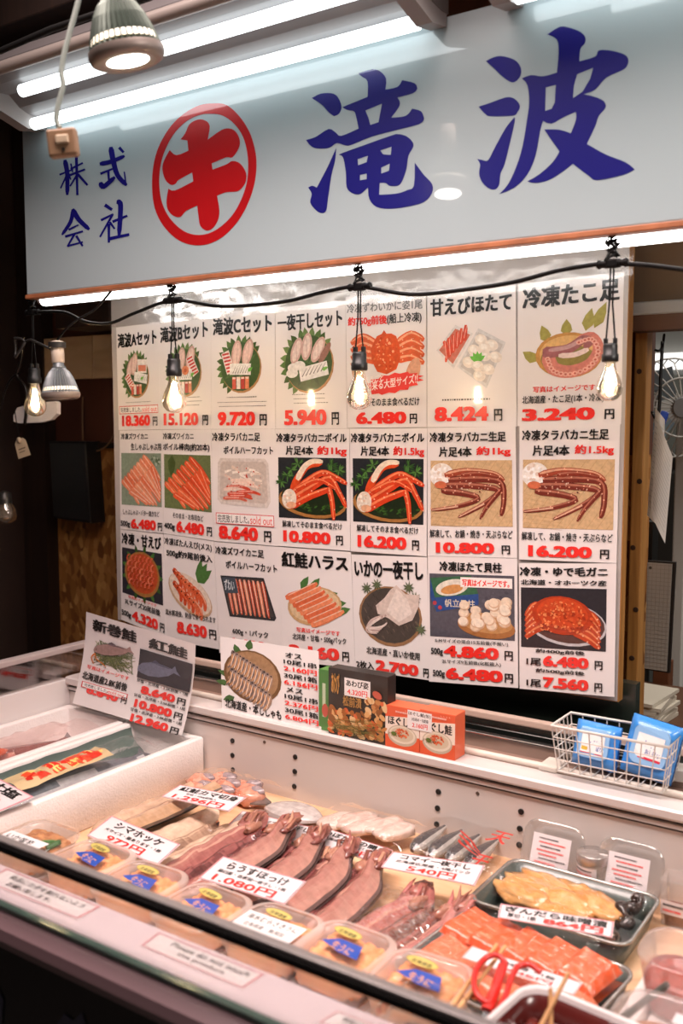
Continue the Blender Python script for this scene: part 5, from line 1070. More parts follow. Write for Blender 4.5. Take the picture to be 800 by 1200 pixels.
split_fish((pB.x - .005, pB.y - .17, .640), math.radians(-2), math.radians(-6), .30, .235, .022, PALE, 12, 'pale split fish with a blue-black skin edge beside the 972 yen card', gb, '#2c3044', '#c8a286', False, .1, htaper=.05)
split_fish((pA.x + .012, pA.y - .17, .650), math.radians(-3), math.radians(-14), .31, .150, .022, ['#7a5a48', '#b8937a', '#cfae94', '#b8906e'], 14, 'narrower pale split fish nearest the white foam box', gb, '#5a4436', '#b48a6a', False, .1, htaper=.05)
split_fish((-.805, 1.195, .632), math.radians(-6), math.radians(-3), .29, .195, .020, ['#5a3830', '#8c5a52', '#b8706a', '#cc938c'], 21, 'single wrapped split fish lying apart between the uni cups and the fillet trays', None, '#4a3a3c', '#a87060', True, .2)
b = MB().grid(lambda u, v: Vector((-.905 + .17 * v, 1.19 + .30 * u, .637 + .024 * (1 - (2 * v - 1) ** 4) * min(1, 6 * min(u, 1 - u)) + .006 * noise.noise(Vector((u * 12, v * 9, 2))))), 36, 26)
b.build('cling_wrap', clear('thin_wrap', base=.0, fres=.22, rough=.06, bump=.4, bscale=20), label='clear cling wrap over the single split fish', cat='wrap')

def bag(c, w_, d_, h_, name, label, seed=1):
    """pillow of clear film"""
    f = lambda u, v: Vector((c[0] + (u - .5) * w_, c[1] + (v - .5) * d_, c[2] + h_ * (min(1, 5 * min(u, 1 - u)) * min(1, 5 * min(v, 1 - v))) ** .5 + .005 * noise.noise(Vector((u * 11, v * 9, seed)))))
    return MB().grid(f, 30, 24).build(name, WRAP, label=label, cat='plastic pack', group='clear plastic packs in the case')
# salmon collars
p = Pz(272, 916, .66)
for k, (dx, dy) in enumerate(((-.09, -.01), (-.05, .02), (-.015, -.005), (.03, .02), (.06, -.01), (.0, -.045), (-.06, -.05))):
    b = MB().blob((p.x + dx, p.y + dy, .640), (.038, .03, .022), k + 3, .35, 1.8, '#d98264', 0, 14, '#e8b09a', flatb=.7)
    t = b.build('salmon_collar', FOODWET, label='salmon collar piece bagged behind the 1.296 yen card', cat='salmon', group='salmon collars')
    MB().blob((p.x + dx + .012, p.y + dy + .01, .654), (.024, .016, .010), k + 30, .3, 2, '#8f8288', 0, 10, '#b8a0a0').build('skin', FOODWET, t)
bag((p.x, p.y - .005, .645), .25, .15, .025, 'collar_pack', 'clear pack of salmon collars by the back panel')
b = MB().blob((Pz(236, 962, .64).x, Pz(236, 958, .64).y, .640), (.03, .02, .015), 9, .3, 2, '#e88a66', 0, 12, '#f0a88a'); b.build('salmon_piece', FOODWET, label='small orange salmon piece under the 1.296 yen card', cat='salmon')
# small pale flatfish and white fillets
p = Pz(345, 947, .645)
t = empty('flatfish', (p.x, p.y, .63), 'small white flatfish lying by the drilled back panel', 'fish')
b = MB().grid(lambda u, v: Vector((p.x + (u - .5) * .15, p.y + (v - .5) * .10 * math.sin(math.pi * min(1, u * .92 + .06)) ** .7, .632 + .018 * (max(0, 1 - (2 * v - 1) ** 2) * math.sin(math.pi * (u * .96 + .02))) ** .5)), 22, 16, lambda u, v: mix('#d2c8c4', '#9a8a86', .8 if abs(v - .5) > .44 else .2 + .4 * noise.noise(Vector((u * 9, v * 9, 1)))))
b.build('body', FOODWET, t); MB().slab([(0, -.008), (-.035, -.026), (-.028, 0), (-.035, .026), (0, .008)], lambda x, y, h: Vector((p.x - .072 + x, p.y + y, .637 + h)), 0, .004, '#6c5f5c').build('tail_fin', FOODWET, t)
p = Pz(432, 968, .645)
for k in range(5):
    b = MB().blob((p.x - .075 + k * .036, p.y + (.012 if k % 2 else -.008), .640 + .003 * k), (.03, .052, .014), k + 50, .25, 1.6, '#e6d3c8', 0, 14, '#d9b4a8', Matrix.Rotation(-.5, 3, 'Z'), .6)
    b.build('white_fillet', FOODWET, label='white fillet in the clear pack by the back panel', cat='fillet', group='white fillets')
bag((p.x, p.y, .645), .24, .13, .022, 'fillet_pack', 'clear pack of white fillets behind the printed price cards', 5)
# small grey fish
p = Pz(533, 992, .65)
for k in range(4):
    x = p.x - .062 + k * .04; t = empty('small_fish', (x, p.y, .632), 'small grey fish in the clear pack with red printing', 'fish', 'small grey packed fish')
    loops = [[(x + .018 * s_ * math.cos(a), p.y - .065 + .15 * q, .650 + .016 * s_ * math.sin(a)) for a in [2 * math.pi * j / 14 for j in range(14)]] for q, s_ in ((0, .25), (.08, .75), (.2, 1), (.4, 1), (.65, .7), (.85, .35), (1, .2))]
    b = MB()
    for i in range(6):
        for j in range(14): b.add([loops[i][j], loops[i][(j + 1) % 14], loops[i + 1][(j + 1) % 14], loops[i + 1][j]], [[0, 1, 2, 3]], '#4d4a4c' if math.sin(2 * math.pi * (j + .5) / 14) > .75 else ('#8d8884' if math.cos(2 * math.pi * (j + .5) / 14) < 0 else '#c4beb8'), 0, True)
    b.add(loops[0], [list(range(14))], '#5a4a48'); b.build('body', FOODWET, t)
    MB().slab([(0, -.004), (.03, -.016), (.026, 0), (.03, .016), (0, .004)], lambda a, c, h: Vector((x + c, p.y + .082 + a, .650 + h)), 0, .002, '#6a6462').build('tail_fin', FOODWET, t)
kb = bag((p.x + .03, p.y + .005, .652), .27, .20, .026, 'small_fish_pack', 'clear pack of small grey fish with red printing beside the fillet tray', 8)
def fb(x, y, h): return Vector((p.x + .088 + (x - 50) * .0013, p.y - .050 - (y - 50) * .0019, .686 + (y < 50) * .004 + h))
I = Ink(fb, .002); I.text('天', 40, 8, 72, 36, '#c8352a', .02); I.text('干', 50, 64, 76, 92, '#c8352a', .02)
for k in range(3): I.stroke([(-4 + k * 6, 30 + k * 10), (26 + k * 6, 46 + k * 9), (52 + k * 4, 62 + k * 5)], 3.5, '#b83a30', 1)
I.done('red_printing', kb)

# ================================================================ trays
STEEL = mat('tray_steel', '#6d7672', .3, .6); PTRAY = mat('tray_green', '#4c5854', .3, coat=.4)
def tray(cx, cy, w_, d_, z0, z1, rz, m, rimm, name, label, cat='tray', group=None):
    t = empty(name, (cx, cy, z0), label, cat, group); M = Matrix.Rotation(rz, 3, 'Z')
    MB().tub([(w_ - .03, d_ - .03, .02, z0), (w_ - .006, d_ - .006, .026, z1 - .004), (w_ - .012, d_ - .012, .024, z1 - .004), (w_ - .036, d_ - .036, .018, z0 + .003)], (cx, cy, 0), M=None if not rz else M).build('pan', m, t)
    MB().tub([(w_ - .010, d_ - .010, .025, z1 - .004), (w_, d_, .028, z1 - .004), (w_ + .001, d_ + .001, .028, z1), (w_ - .008, d_ - .008, .025, z1 + .001), (w_ - .010, d_ - .010, .025, z1 - .004)], (cx, cy, 0), cap0=False, cap1=False, M=None if not rz else M).build('rim', rimm, t)
    return t
tray(-.588, 1.567, .285, .20, .6205, .668, 0, PTRAY, mat('tray_rim', '#a9a8a4', .25, .6), 'fillet_tray', 'dark tray of yellow miso fillets under cling film')
R = random.Random(4)
for k, (dx, dy, a) in enumerate(((-.05, .05, -.35), (-.055, .015, -.3), (-.06, -.022, -.25), (.03, .045, -.5), (.015, .005, -.3), (.065, .02, -.6), (.02, -.045, -.2))):
    b = MB().blob((-.60 + dx, 1.575 + dy, .650 + .004 * (k % 3)), (.062, .029, .016), k + 70, .4, 2.0, '#d8924a', 0, 24, '#e8b478', Matrix.Rotation(a, 3, 'Z'), .7)
    b.build('miso_fillet', FOODWET, label='yellow miso cured fillet in the dark wrapped tray', cat='fillet', group='miso cured fillets')
tw = MB().tube(smooth_pts([(-.485 + .012 * math.sin(k * 1.9), 1.64 - k * .02, .664 + .006 * math.cos(k * 2.1)) for k in range(6)], 5), [.009 + .004 * math.sin(k) for k in range(26)], 10, '#2a1c16'); tw.build('kelp_twist', FOODWET, label='dark twisted kelp at the right end of the fillet tray', cat='kelp')
MB().lathe([(.0005, -.016), (.011, -.013), (.016, 0), (.012, .014), (.0005, .019)], (-.478, 1.488, .662), Matrix.Rotation(.5, 3, 'X'), 20).build('silver_knob', mat('silver_ball', '#9a8f88', .15, .9), label='small silver ball at the right front corner of the fillet tray', cat='ball')
def film(cx, cy, w_, d_, z, seed, label):
    return MB().grid(lambda u, v: Vector((cx + (u - .5) * w_, cy + (v - .5) * d_, z + .007 * noise.noise(Vector((u * 8, v * 7, seed))) + .004 * noise.noise(Vector((u * 26, v * 5, seed + 2))))), 44, 30).build('cling_film', clear('tight_film', base=.015, fres=.3, rough=.06, bump=.55, bscale=40), label=label, cat='cling film')
film(-.588, 1.567, .275, .19, .686, 3, 'cling film stretched over the yellow fillet tray')
sr = math.radians(-5)
MR = Matrix.Rotation(sr, 3, 'Z'); SC = Vector((-.575, 1.315, 0))
tray(SC.x, SC.y, .305, .235, .6205, .665, sr, STEEL, mat('tray_rim', '#a9a8a4'), 'salmon_tray', 'steel tray of orange salmon slices in front of the yellow fillet tray')
for row in range(2):
    for k in range(5):
        c = SC + MR @ Vector((-.10 + k * .05, .05 - row * .085, 0)); sd = row * 9 + k
        def f(u, v, c=c, sd=sd):
            x, y = (u - .5) * .064, (v - .5) * .094; e = min(1, 12 * min(u, 1 - u)) ** .5 * min(1, 12 * min(v, 1 - v)) ** .5
            return Vector((c.x, c.y, .652 + .012 * (1 - u) + (.012 if row == 0 else 0))) + MR @ Vector((x + .01 * (v - .5), y, .014 * e + .002 * noise.noise(Vector((u * 5, v * 5, sd)))))
        def cf(u, v, sd=sd):
            q = math.sin(v * 26 + 2.5 * u + sd); k_ = .45 if q > .95 else .15 * noise.noise(Vector((u * 8, v * 8, sd))) + .1
            return mix('#ea5c2c' if row == 0 else '#ec7450', '#f8c0a4', max(0, k_))
        b = MB().grid(f, 10, 24, cf); b.grid(lambda u, v: f(u, v) * 1 - Vector((0, 0, (f(u, v).z - .648) * 1)), 4, 4, '#d8643c', flip=True)
        b.build('salmon_slice', FOODWET, label=('raw orange salmon slice in the back row of the steel tray', 'paler salmon slice in the front row of the steel tray')[row], cat='salmon', group=('salmon slices in the back row', 'salmon slices in the front row')[row])
film(SC.x, SC.y, .28, .21, .694, 7, 'cling film stretched over the orange salmon tray')
# white divider board
q = [Pz(u, v, .665) for u, v in ((716, 1092), (735, 1092), (668, 1190), (640, 1190))]
xd = (-.405, -.37)
MB().span((-.402, 1.02, .6205), (-.375, 1.47, .668), bevel=.003).build('divider_board', FOAM, label='narrow white foam divider right of the salmon tray', cat='divider')

# ================================================================ uni cups
FROST = clear('frosted_cup', base=.03, fres=.25, rough=.2, milk=.42, milkcol=(.98, .93, .90)); LIDM = clear('frosted_lid', base=.02, fres=.22, rough=.15, milk=.07, milkcol=(.98, .95, .93))
UNI = mat('uni_orange', None, .4, coat=.4, var=.2, vscale=50, bump=.4, bscale=90)
def uni_fill(mb, w_, z, seed, ca='#ec8a4a', cb='#f5b47c'):
    def f(u, v):
        x, y = (u - .5) * 2, (v - .5) * 2; k = 1 - .14 * (abs(x * y)) ** 2
        zz = z - .03 * max(0, max(abs(x), abs(y)) - .85) / .15 + .006 * noise.noise(Vector((x * 4, y * 5, seed))) + .004 * noise.noise(Vector((x * 11, y * 13, seed)))
        return Vector((x * w_ / 2 * k, y * w_ / 2 * k, zz))
    mb.grid(f, 22, 22, lambda u, v: mix(ca, cb, min(1, max(0, .5 + .9 * noise.noise(Vector((u * 9, v * 11, seed)))))))
def cup_proto(seed, stick=True, white=False):
    t = empty('uni_cup', (0, 0, 0), 'x', 'cup'); s = .138
    MB().tub([(s - .030, s - .030, .026, 0), (s - .012, s - .012, .034, .042), (s - .004, s - .004, .036, .046)], cap1=False).build('tub', FROST, t)
    MB().tub([(s - .002, s - .002, .036, .044), (s, s, .037, .046), (s, s, .037, .052), (s - .006, s - .006, .035, .055), (s - .02, s - .02, .03, .0555)], cap0=False, cap1=False).build('lid_rim', FROST, t)
    MB().tub([(s - .02, s - .02, .03, .0555), (s - .024, s - .024, .028, .0525), (s - .03, s - .03, .026, .0527)], cap0=False).build('lid', LIDM, t)
    b = MB(); uni_fill(b, s - .022, .0435, seed); b.build('uni', UNI, t)
    if stick:
        f = lambda x, y, h: Vector(((x - 58) * .0012, -(y - 60) * .0012, .0560 + h))
        I = Ink(f, .0002); I.ell(46, 30, 22, 9, '#b8a552', 6).ell(46, 30, 20, 7.4, '#d2c06e', 6); I.text('北海道産', 32, 26, 60, 34, '#2e2a18', .02, .1)
        I.done('gold_sticker', t)
        I = Ink(f, .0003)
        if white: I.rect(8, 42, 100, 86, '#f2eeee', 2); I.text('海水むらさきうに', 14, 47, 94, 60, BLK, .02); I.text('北海道産・無添加', 20, 66, 84, 76, BLK, .015)
        else: I.poly([(28, 62), (46, 47), (80, 48), (90, 76), (60, 74)], '#2a51b0'); I.text('生うに', 44, 53, 76, 69, '#e0a06a', .02, .15)
        I.done('white_label' if white else 'blue_sticker', t)
    return t
CX = [Pz(u, v, .728) for u, v in ((93, 1012), (152, 1040), (225, 1070), (309, 1096), (392, 1120), (484, 1158))]
names = ['cup of orange uni with a blue sticker, leftmost of the uni row', 'cup of orange uni with a blue sticker in front of the 972 yen card', 'cup of orange uni with a blue sticker left of the white labelled cup', 'cup of orange uni with a white label in front of the dark split fish', 'cup of orange uni with a blue sticker right of the white labelled cup', 'cup of orange uni nearest the chopsticks, rightmost of the uni row']
pr = cup_proto(1); pw = cup_proto(2, white=True); pl = cup_proto(3, False)
for i, x in enumerate(CX):
    o = pw if i == 3 else (pr if i == 0 else copy_tree(pr)); o.location = (x.x - .004, x.y + .026, .673); o.rotation_euler.z = (-.05, .04, -.03, .02, -.02, .05)[i]
    o['label'] = names[i]; o['group'] = 'cups of uni along the front'
for i, x in enumerate([-1.46] + [c.x for c in CX]):
    o = pl if i == 0 else copy_tree(pl); o.location = (x - .004, 1.112, .6205); o.rotation_euler.z = (.03, -.04)[i % 2]
    o['label'] = 'cup of orange uni in the lower layer under the stickered cups'; o['group'] = 'lower layer of uni cups'
# first cup: mixed seafood with a green leaf
t = empty('uni_cup', (0, 0, 0), 'cup of brown seafood with a green leaf in front of the foam box', 'cup', 'cups of uni along the front'); s = .138
MB().tub([(s - .030, s - .030, .026, 0), (s - .012, s - .012, .034, .042), (s - .004, s - .004, .036, .046)], cap1=False).build('tub', FROST, t)
MB().tub([(s - .002, s - .002, .036, .044), (s, s, .037, .046), (s, s, .037, .052), (s - .006, s - .006, .035, .055), (s - .02, s - .02, .03, .0555), (s - .03, s - .03, .026, .0527)], cap0=False).build('lid', clear('clear_lid', base=.05, fres=.4, milk=.06), t)
b = MB(); uni_fill(b, s - .022, .042, 9, '#a8673c', '#d89a62'); b.build('seafood', UNI, t)
b = MB()
for k in range(4): b.tube(smooth_pts([(.01 + k * .01, -.005 + k * .006, .046), (.03 + k * .006, .01 + k * .003, .0485), (.045, .02 - k * .01, .046)], 4), .005, 6, ['#4f8a3a', '#3f7a30', '#6aa84a', '#356b2a'][k], flat=.5)
b.build('green_leaf', FOOD, t)
f = lambda x, y, h: Vector(((x - 50) * .0012, -(y - 50) * .0012, .0545 + h)); I = Ink(f, .0004); I.rect(2, 56, 92, 86, '#f2eeee', 2); I.text('いか塩辛', 10, 62, 70, 76, BLK, .02); I.done('white_label', t)
t.location = (-1.455, 1.122, .673)

# ================================================================ clear cups and jar at the back
def standing_cup(c, w_, h_, label, seed):
    t = empty('clear_cup', c, label, 'cup', 'clear tubs leaning on the back panel'); M = Matrix.Rotation(math.radians(68), 3, 'X')
    MB().tub([(w_ - .02, h_ - .02, .02, -.03), (w_, h_, .028, .0), (w_ + .006, h_ + .006, .03, .003), (w_ + .006, h_ + .006, .03, .008), (w_ - .004, h_ - .004, .026, .009)], c, M=M).build('tub', clear('clear_tub', base=.10, fres=.5, rough=.1, milk=.22, milkcol=(.9, .88, .86)), t)
    f = lambda x, y, h: Vector(c) + M @ Vector(((x - 50) * .0009, -(y - 50) * .0009, .0096 + h)); MB().slab([(6, 22), (90, 22), (90, 96), (6, 96)], f, 0, .0004).build('label_paper', CARD, t)
    I = Ink(f, .0008)
    for k in range(8): I.lines(16 + (k % 3) * 4, 29 + k * 8.2, 70 + (k % 2) * 14, 1, 5, RED if k in (1, 3, 4, 6) else '#3a3436', 3.2, seed + k)
    I.done('print', t); return t
q1, q2_, q3 = Py(648, 1000, 1.705), Py(738, 1026, 1.705), Py(694, 1010, 1.70)
standing_cup((q1.x, 1.705, .683), .115, .098, 'clear tub with a red and black label, left of the glass jar', 2)
standing_cup((q2_.x, 1.705, .683), .115, .098, 'clear tub with a red and black label, right of the glass jar', 5)
jt = empty('glass_jar', (q3.x, 1.70, .622), 'small glass jar with a red printed label between the two clear tubs', 'jar')
MB().lathe([(.026, 0), (.028, .004), (.028, .06), (.026, .066)], (q3.x, 1.70, .6215), None, 28).build('jar', clear('jar_glass', base=.12, fres=.5, milk=.25, milkcol=(.8, .75, .7)), jt)
MB().lathe([(.0285, .062), (.0295, .064), (.0295, .078), (.028, .080), (.0005, .080)], (q3.x, 1.70, .6215), None, 28).build('lid', mat('jar_lid', '#b8b0ac', .25, .6), jt)
f = lambda x, y, h: Vector((q3.x + (.0284 + h) * math.sin((x - 50) * .022 - .5), 1.70 - (.0284 + h) * math.cos((x - 50) * .022 - .5), .622 + .058 - y * .00052)); MB().grid(lambda u, v: f(u * 100, v * 100, 0), 16, 2).build('label_paper', CARD, jt)
I = Ink(f, .0003)
for k in range(7): I.lines(12, 8 + k * 13, 92, 1, 5, RED if k % 2 else BLK, 6, k)
I.done('print', jt)

# ================================================================ front right corner: sauce tub, scissors, chopsticks, tubs
WH = mat('tub_white', '#e4dcdc', .3, coat=.3)
s0 = Pz(664, 1196, .745)
st = empty('sauce_tub', (s0.x, 1.09, .66), 'white rimmed tub of dark red sauce at the front right', 'tub'); rz = math.radians(-6); M = Matrix.Rotation(rz, 3, 'Z'); C0 = (s0.x + .01, 1.085, 0)
MB().tub([(.15, .13, .03, .6205), (.185, .165, .035, .742), (.190, .170, .036, .746), (.182, .162, .034, .748), (.176, .156, .033, .744), (.165, .145, .03, .68)], C0, M=M).build('tub', WH, st)
MB().tub([(.168, .148, .03, .70), (.174, .154, .032, .738), (.1735, .1535, .032, .738), (.166, .146, .03, .70)], C0, '#5a1f1c', M=M).build('dark_lining', mat('sauce_red', None, .25, coat=.5, var=.2), st)
b = MB().grid(lambda u, v: Vector(C0) + M @ Vector(((u - .5) * .16, (v - .5) * .14, .708 + .006 * noise.noise(Vector((u * 9, v * 9, 1))))), 20, 20, lambda u, v: mix('#4a1714', '#7a2a20', .5 + noise.noise(Vector((u * 12, v * 12, 4))))); b.build('sauce', mat('sauce_red', None), st)
# scissors
sc_ = empty('scissors', (0, 0, 0), 'red handled scissors leaning between the salmon tray and the sauce tub', 'scissors')
REDP = mat('scissor_red', '#d8251c', .3, coat=.4)
S0 = Pz(571, 1182, .735); f = quadmap(Pz(545, 1112, .765), Pz(640, 1112, .765), Pz(640, 1184, .735), Pz(545, 1184, .735), 95, 72)
lp = smooth_pts([(26, 66), (14, 58), (10, 42), (14, 26), (25, 13), (38, 11), (46, 20), (43, 34), (36, 50), (30, 62)], 4, True)
MB().tube([f(q.x, q.y, .004) for q in lp] + [f(lp[0].x, lp[0].y, .004)], .0042, 8, cap=False).tube([f(42, 22, .004), f(36, 48, .003), f(25, 72, .0)], [.0045, .0075, .0085], 8, flat=.7).build('handle', REDP, sc_)
lp = smooth_pts([(88, 30), (76, 21), (62, 23), (55, 34), (50, 48), (45, 62), (38, 74)], 4)
MB().tube([f(q.x, q.y, .002) for q in lp], .0042, 8).build('handle', REDP, sc_)
MB().slab([(22, 70), (30, 70), (14, 120), (10, 118)], f, -.002, .0, '#888888').build('blade', mat('blade_steel', '#9a9a9a', .25, .9), sc_)
BAM = ramp_mat('bamboo', [(.3, '#b98350'), (.6, '#d9a873'), (.8, '#e3bc8c')], scale=3, stretch=(6, 6, 2), rough=.5)
def stick(a, b_, za, zb, label):
    A, B = Pz(*a, za), Pz(*b_, zb); MB().tube([A, B], [.0035, .0026], 8).build('chopstick', BAM, label=label, cat='chopstick', group='wooden chopsticks at the front')
stick((524, 1186), (582, 1107), .73, .762, 'wooden chopstick left of the red scissors, upper one'); stick((534, 1186), (592, 1109), .728, .760, 'wooden chopstick left of the red scissors, lower one')
stick((632, 1206), (666, 1140), .75, .80, 'longer wooden chopstick standing in the dark red sauce tub'); stick((645, 1204), (645, 1158), .75, .785, 'shorter wooden chopstick standing in the dark red sauce tub')
# clear tray at the bottom edge
ct = empty('clear_tray', (-.66, 1.0, .69), 'clear plastic tray at the bottom edge left of the sauce tub', 'tray')
c = Pz(545, 1205, .735)
MB().tub([(.14, .09, .02, .675), (.165, .115, .026, .735), (.172, .122, .028, .738), (.168, .118, .027, .740)], (c.x - .03, c.y - .005, 0), cap1=False, M=Matrix.Rotation(-.08, 3, 'Z')).build('pan', clear('clear_tray', (.93, .95, .94), base=.10, fres=.5, rough=.1, bump=.3), ct)
MB().tub([(.12, .07, .02, .676), (.13, .08, .022, .70)], (c.x - .03, c.y - .005, 0)).build('contents', mat('dark_food', '#5a4a46', .3, coat=.4, var=.3, vscale=60), ct)
# red roe tubs at the right edge
def roe_tub(x, y, z, k, label, col):
    t = empty('roe_tub', (x, y, z), label, 'tub', 'frosted tubs at the right edge'); s = .125 * k; h = .075 * k
    MB().tub([(s * .78, s * .78, s * .3, z), (s * .94, s * .94, s * .36, z + h), (s, s, s * .38, z + h + .004), (s * .98, s * .98, s * .37, z + h + .01), (s * .9, s * .9, s * .34, z + h + .006)], (x, y, 0)).build('tub', clear('tub_frost', base=.06, fres=.35, rough=.2, milk=.16, milkcol=(.9, .86, .88)), t)
    b = MB(); b.tub([(s * .74, s * .74, s * .28, z + .002), (s * .84, s * .84, s * .32, z + h * .62), (s * .6, s * .6, s * .25, z + h * .66)], (x, y, 0), col); b.build('roe', mat('roe_red', None, .3, coat=.5, var=.3, vscale=90, bump=.5, bscale=200), t)
    f = lambda a, c, hh: Vector((x + .01 + (a - 50) * .0006, y - (c - 50) * .0006, z + h + .0105 + hh)); MB().slab([(55, 10), (110, 10), (110, 50), (55, 50)], f, 0, .0005).build('label_paper', CARD, t)
a = Pz(806, 1122, .72); roe_tub(a.x, a.y - .02, .655, 1.0, 'frosted tub of red roe at the right edge beside the white divider', '#b0402c')
MB().span((-.372, 1.14, .6205), (-.10, 1.47, .652), bevel=.003).build('foam_riser', FOAM, label='white foam slab under the tubs at the right edge', cat='foam slab')
MB().span((-.372, .95, .6205), (-.10, 1.136, .652), bevel=.003).build('foam_riser', FOAM, label='white foam slab nearest the front glass at the right edge', cat='foam slab')
a = Pz(778, 1192, .735); roe_tub(a.x, a.y - .015, .655, 1.0, 'frosted tub of pale seafood cut by the bottom right corner', '#d89a78')
bar0, bar1 = Pz(745, 1178, .70), Pz(774, 1152, .72)
a0, a1 = Pz(728, 1194, .715), Pz(781, 1154, .705)
MB().tube([a0, a1], .005, 8).build('tongs_handle', mat('dull_green_steel', '#5a625c', .3, .6), label='dark metal tongs handle resting between the tubs and the sauce', cat='tongs')
a = Py(790, 1052, 1.70)
cb = empty('clear_box', (a.x + .03, 1.68, .622), 'clear upright box with a white label at the right edge by the back panel', 'box')
MB().tub([(.085, .05, .006, .6215), (.09, .055, .007, .70), (.092, .057, .007, .702)], (a.x + .03, 1.685, 0)).build('box', clear('clear_box', base=.10, fres=.5, milk=.12), cb)
MB().tub([(.075, .042, .006, .6225), (.08, .045, .006, .645)], (a.x + .03, 1.685, 0), '#8a4a34').build('contents', mat('roe_red', None), cb)
f = lambda x, y, h: Vector((a.x - .012 + x * .0006, 1.656 - h, .668 - y * .0006)); MB().slab([(0, 0), (80, 0), (80, 40), (0, 40)], f, 0, .0004).build('label_paper', CARD, cb)
I = Ink(f, .0008); I.lines(6, 8, 70, 1, 5, BLK, 7, 3); I.lines(6, 24, 60, 1, 5, RED, 7, 4); I.done('print', cb)

# ================================================================ the back room beyond the doorway
bw = Py(785, 421, 4.9); SHW = mat('shelf_white', '#dcd9d2', .5)
wl = MB().span((bw.x - .35, 4.94, Py(785, 432, 4.9).z), (bw.x + 1.2, 4.99, Py(785, 413, 4.9).z)); wl.build('window_1', glow('daylit_window', (1, .98, .95), 1.3), kind='structure')
cabx = Py(768, 560, 4.2).x
cbn = empty('store_cabinet', (cabx + .6, 4.4, 0), 'dark shelving cabinet at the back of the store room', 'cabinet')
z_ = [Py(790, v, 4.2).z for v in (555, 640, 735, 800)]
MB().span((cabx - .1, 4.2, 0), (cabx + 1.4, 4.6, z_[0])).build('carcass', mat('cabinet_dark', '#2b2825', .5), cbn)
MB().span((cabx - .05, 4.17, z_[2] - .03), (cabx + 1.4, 4.2, z_[2] + .02)).build('shelf', PINE, cbn)
MB().span((cabx + .0, 4.19, z_[3] - .1), (cabx + 1.3, 4.201, z_[2] - .06)).build('drawer_front', mat('drawer_grey', '#5f6462', .4), cbn)
bx = Py(790, 470, 4.5)
MB().span((bx.x - .1, 4.45, Py(790, 535, 4.5).z), (bx.x + .9, 4.75, Py(790, 440, 4.5).z), bevel=.02).build('store_crate', mat('crate_grey', '#6d706a', .5), label='grey storage crate on the shelf behind the fan', cat='crate')
fc = Py(790, 478, 3.1); fan = empty('wall_fan', fc, 'white wire cage fan behind the hanging papers', 'fan')
b = MB(); FW = mat('fan_white', '#d4d2cc', .35); Rf = Matrix.Rotation(math.radians(35), 3, 'Z')
for k in range(26):
    a = 2 * math.pi * k / 26; b.tube([fc + Rf @ Vector((r_ * math.cos(a), y_, r_ * math.sin(a))) for r_, y_ in ((.03, -.07), (.09, -.065), (.14, -.03), (.155, .02), (.14, .06))], .0022, 5)
for r_, y_ in ((.155, .02), (.09, -.065), (.03, -.07)): b.tube([fc + Rf @ Vector((r_ * math.cos(2 * math.pi * k / 32), y_, r_ * math.sin(2 * math.pi * k / 32))) for k in range(33)], .003, 6)
b.build('cage', FW, fan); MB().lathe([(.03, -.075), (.034, -.07), (.034, -.06)], fc, Rf @ Matrix.Rotation(-math.pi / 2, 3, 'X'), 20).build('hub', mat('fan_hub', '#9a9c9e', .4), fan)
for k in range(3): a = k * 2.09; MB().slab([(.03, -.02), (.12, -.05), (.135, .02), (.04, .03)], lambda x, y, h, a=a: fc + Rf @ Vector((x * math.cos(a) - y * math.sin(a), h + .3 * y, x * math.sin(a) + y * math.cos(a))), 0, .003).build('blade', mat('fan_blade', '#8fa3b0', .3), fan)
MB().lathe([(.05, .03), (.055, .06), (.05, .12), (.02, .14)], fc, Rf @ Matrix.Rotation(-math.pi / 2, 3, 'X'), 20).build('motor', FW, fan)
MB().span((fc.x - .02, fc.y + .1, .0), (fc.x + .02, fc.y + .14, fc.z), bevel=.004).lathe([(.16, 0), (.16, .02), (.03, .04)], (fc.x, fc.y + .12, .0), None, 28).build('stand', FW, fan)
# hook with hanging papers
hk_ = empty('coat_hook', Py(774, 408, 2.30), 'black hook screwed under the lintel rail holding the papers', 'hook')
MB().tube(smooth_pts([Py(778, 392, 2.29), Py(776, 405, 2.26), Py(772, 411, 2.25), Py(767, 410, 2.25)], 4), .003, 6).tube(smooth_pts([Py(776, 400, 2.265), Py(774, 440, 2.26), Py(772, 480, 2.26), Py(768, 490, 2.26), Py(764, 482, 2.26)], 4), .004, 6).build('wire', BLACKP, hk_)
pp = empty('hanging_papers', Py(770, 630, 2.24), 'sheaf of white ruled papers hanging in the doorway', 'papers')
for k, (tl, tr, br, bl) in enumerate((((768, 478), (779, 492), (773, 618), (758, 604)), ((771, 492), (788, 535), (779, 637), (762, 600)))):
    f = quadmap(Py(*tl, 2.22 - k * .012), Py(*tr, 2.225 - k * .012), Py(*br, 2.22 - k * .012), Py(*bl, 2.215 - k * .012), 20, 60, .008)
    sheet(MB(), f, 20, 60, 8).build('paper', mat('office_paper', '#d9d5cf', .6), pp)
    I = Ink(f, .0006)
    for q in range(16): I.rect(2, 6 + q * 3.2, 18, 6.5 + q * 3.2, '#b4b0ac', 3)
    I.done('ruling', pp)
MB().box(Py(776, 492, 2.235), (.018, .008, .04), rot=Matrix.Rotation(.3, 3, 'Y'), bevel=.003).build('blue_clip', mat('clip_blue', '#2a4fb8', .4), pp)
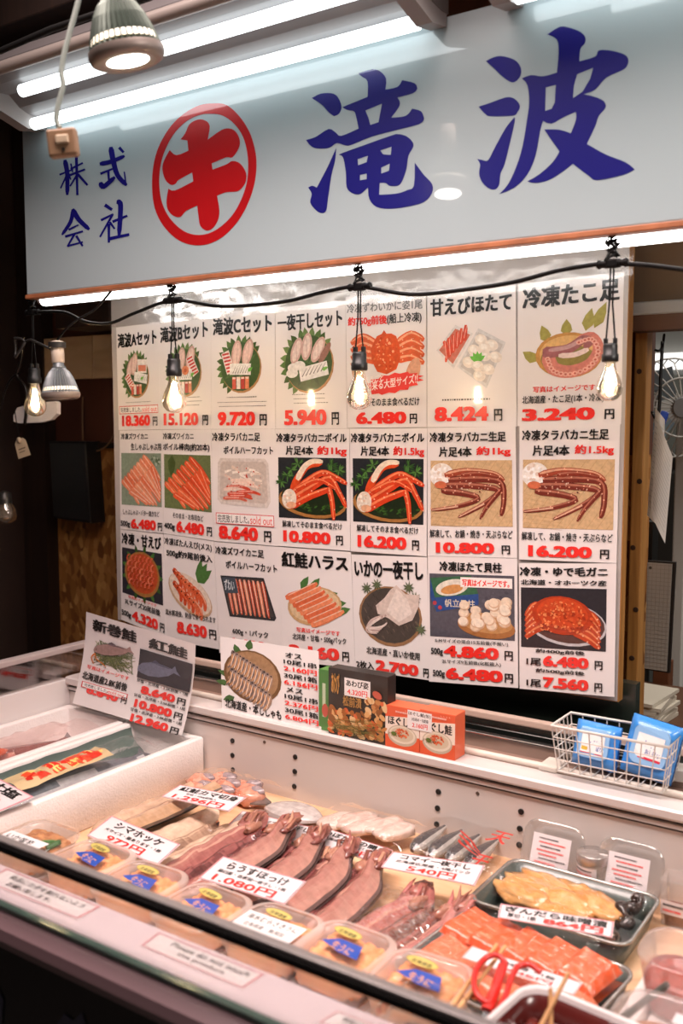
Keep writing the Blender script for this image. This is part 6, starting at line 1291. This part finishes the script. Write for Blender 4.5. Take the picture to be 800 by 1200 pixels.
# grey pegboard
pb = empty('memo_board', Py(768, 725, 2.5), 'grey gridded board with a dark frame hanging below the papers', 'board')
f = quadmap(Py(746, 656, 2.45), Py(791, 659, 2.45), Py(784, 789, 2.45), Py(744, 783, 2.45), 45, 130)
MB().slab([(0, 0), (45, 0), (45, 130), (0, 130)], f, -.012, .0).build('frame', mat('frame_dark', '#1f1a17', .5), pb)
MB().slab([(0, 2), (42, 2), (42, 128), (0, 128)], f, .001, .004).build('panel', mat('panel_grey', '#a39c93', .6), pb)
I = Ink(f, .0045)
for q in range(9): I.rect(q * 4.8, 3, q * 4.8 + .4, 127, '#8d867e', 2)
for q in range(26): I.rect(0, 4 + q * 4.8, 42, 4.4 + q * 4.8, '#8d867e', 2)
I.ell(17, 8, 1.8, 1.8, '#4a4541'); I.done('grid_print', pb)
MB().span((Py(757, 640, 2.5).x - .03, 2.47, Py(757, 660, 2.5).z), (Py(768, 640, 2.5).x, 2.52, Py(757, 610, 2.5).z)).build('bracket', BLACKP, pb)
# pile of folded paper, table leg
tb = empty('store_table', Py(770, 850, 2.55), 'low store room table with a brown leg behind the case', 'table')
tz = Py(757, 858, 2.5).z
MB().span((-1.2, 2.48, tz - .04), (-.55, 3.0, tz)).build('table_top', mat('table_brown', '#5c3a24', .5), tb)
for xx in (-.58, -1.15): MB().span((xx - .02, 2.5, 0), (xx + .02, 2.54, tz - .04)).build('leg', mat('table_brown', '#5c3a24'), tb)
for k in range(7): MB().box((Py(752, 840, 2.55).x - .02 + .004 * (k % 2), 2.6, tz + .006 + k * .011), (.14, .2, .0095), rot=Matrix.Rotation(.08 * (k % 3 - 1), 3, 'Z')).build('folded_paper', mat('kraft_white', '#cfc6b6', .6), label='folded pale paper in the low pile on the store table', cat='paper', group='pile of folded papers')
lg = Py(773, 820, 3.0); MB().span((lg.x - .025, 3.0, 0), (lg.x + .025, 3.05, Py(773, 775, 3.0).z), bevel=.003).build('brown_post', mat('post_brown', '#6a3f26', .5), label='short brown post standing on the floor of the back room', cat='post')
mg = Pz(790, 868, .807); MB().box((mg.x + .03, 1.88, .8205), (.10, .06, .022), rot=Matrix.Rotation(.2, 3, 'Z'), bevel=.001).build('leaflet_box', mat('leaflet', '#c9c4bd', .5), label='pale leaflet box on the rear track right of the wire basket', cat='box')
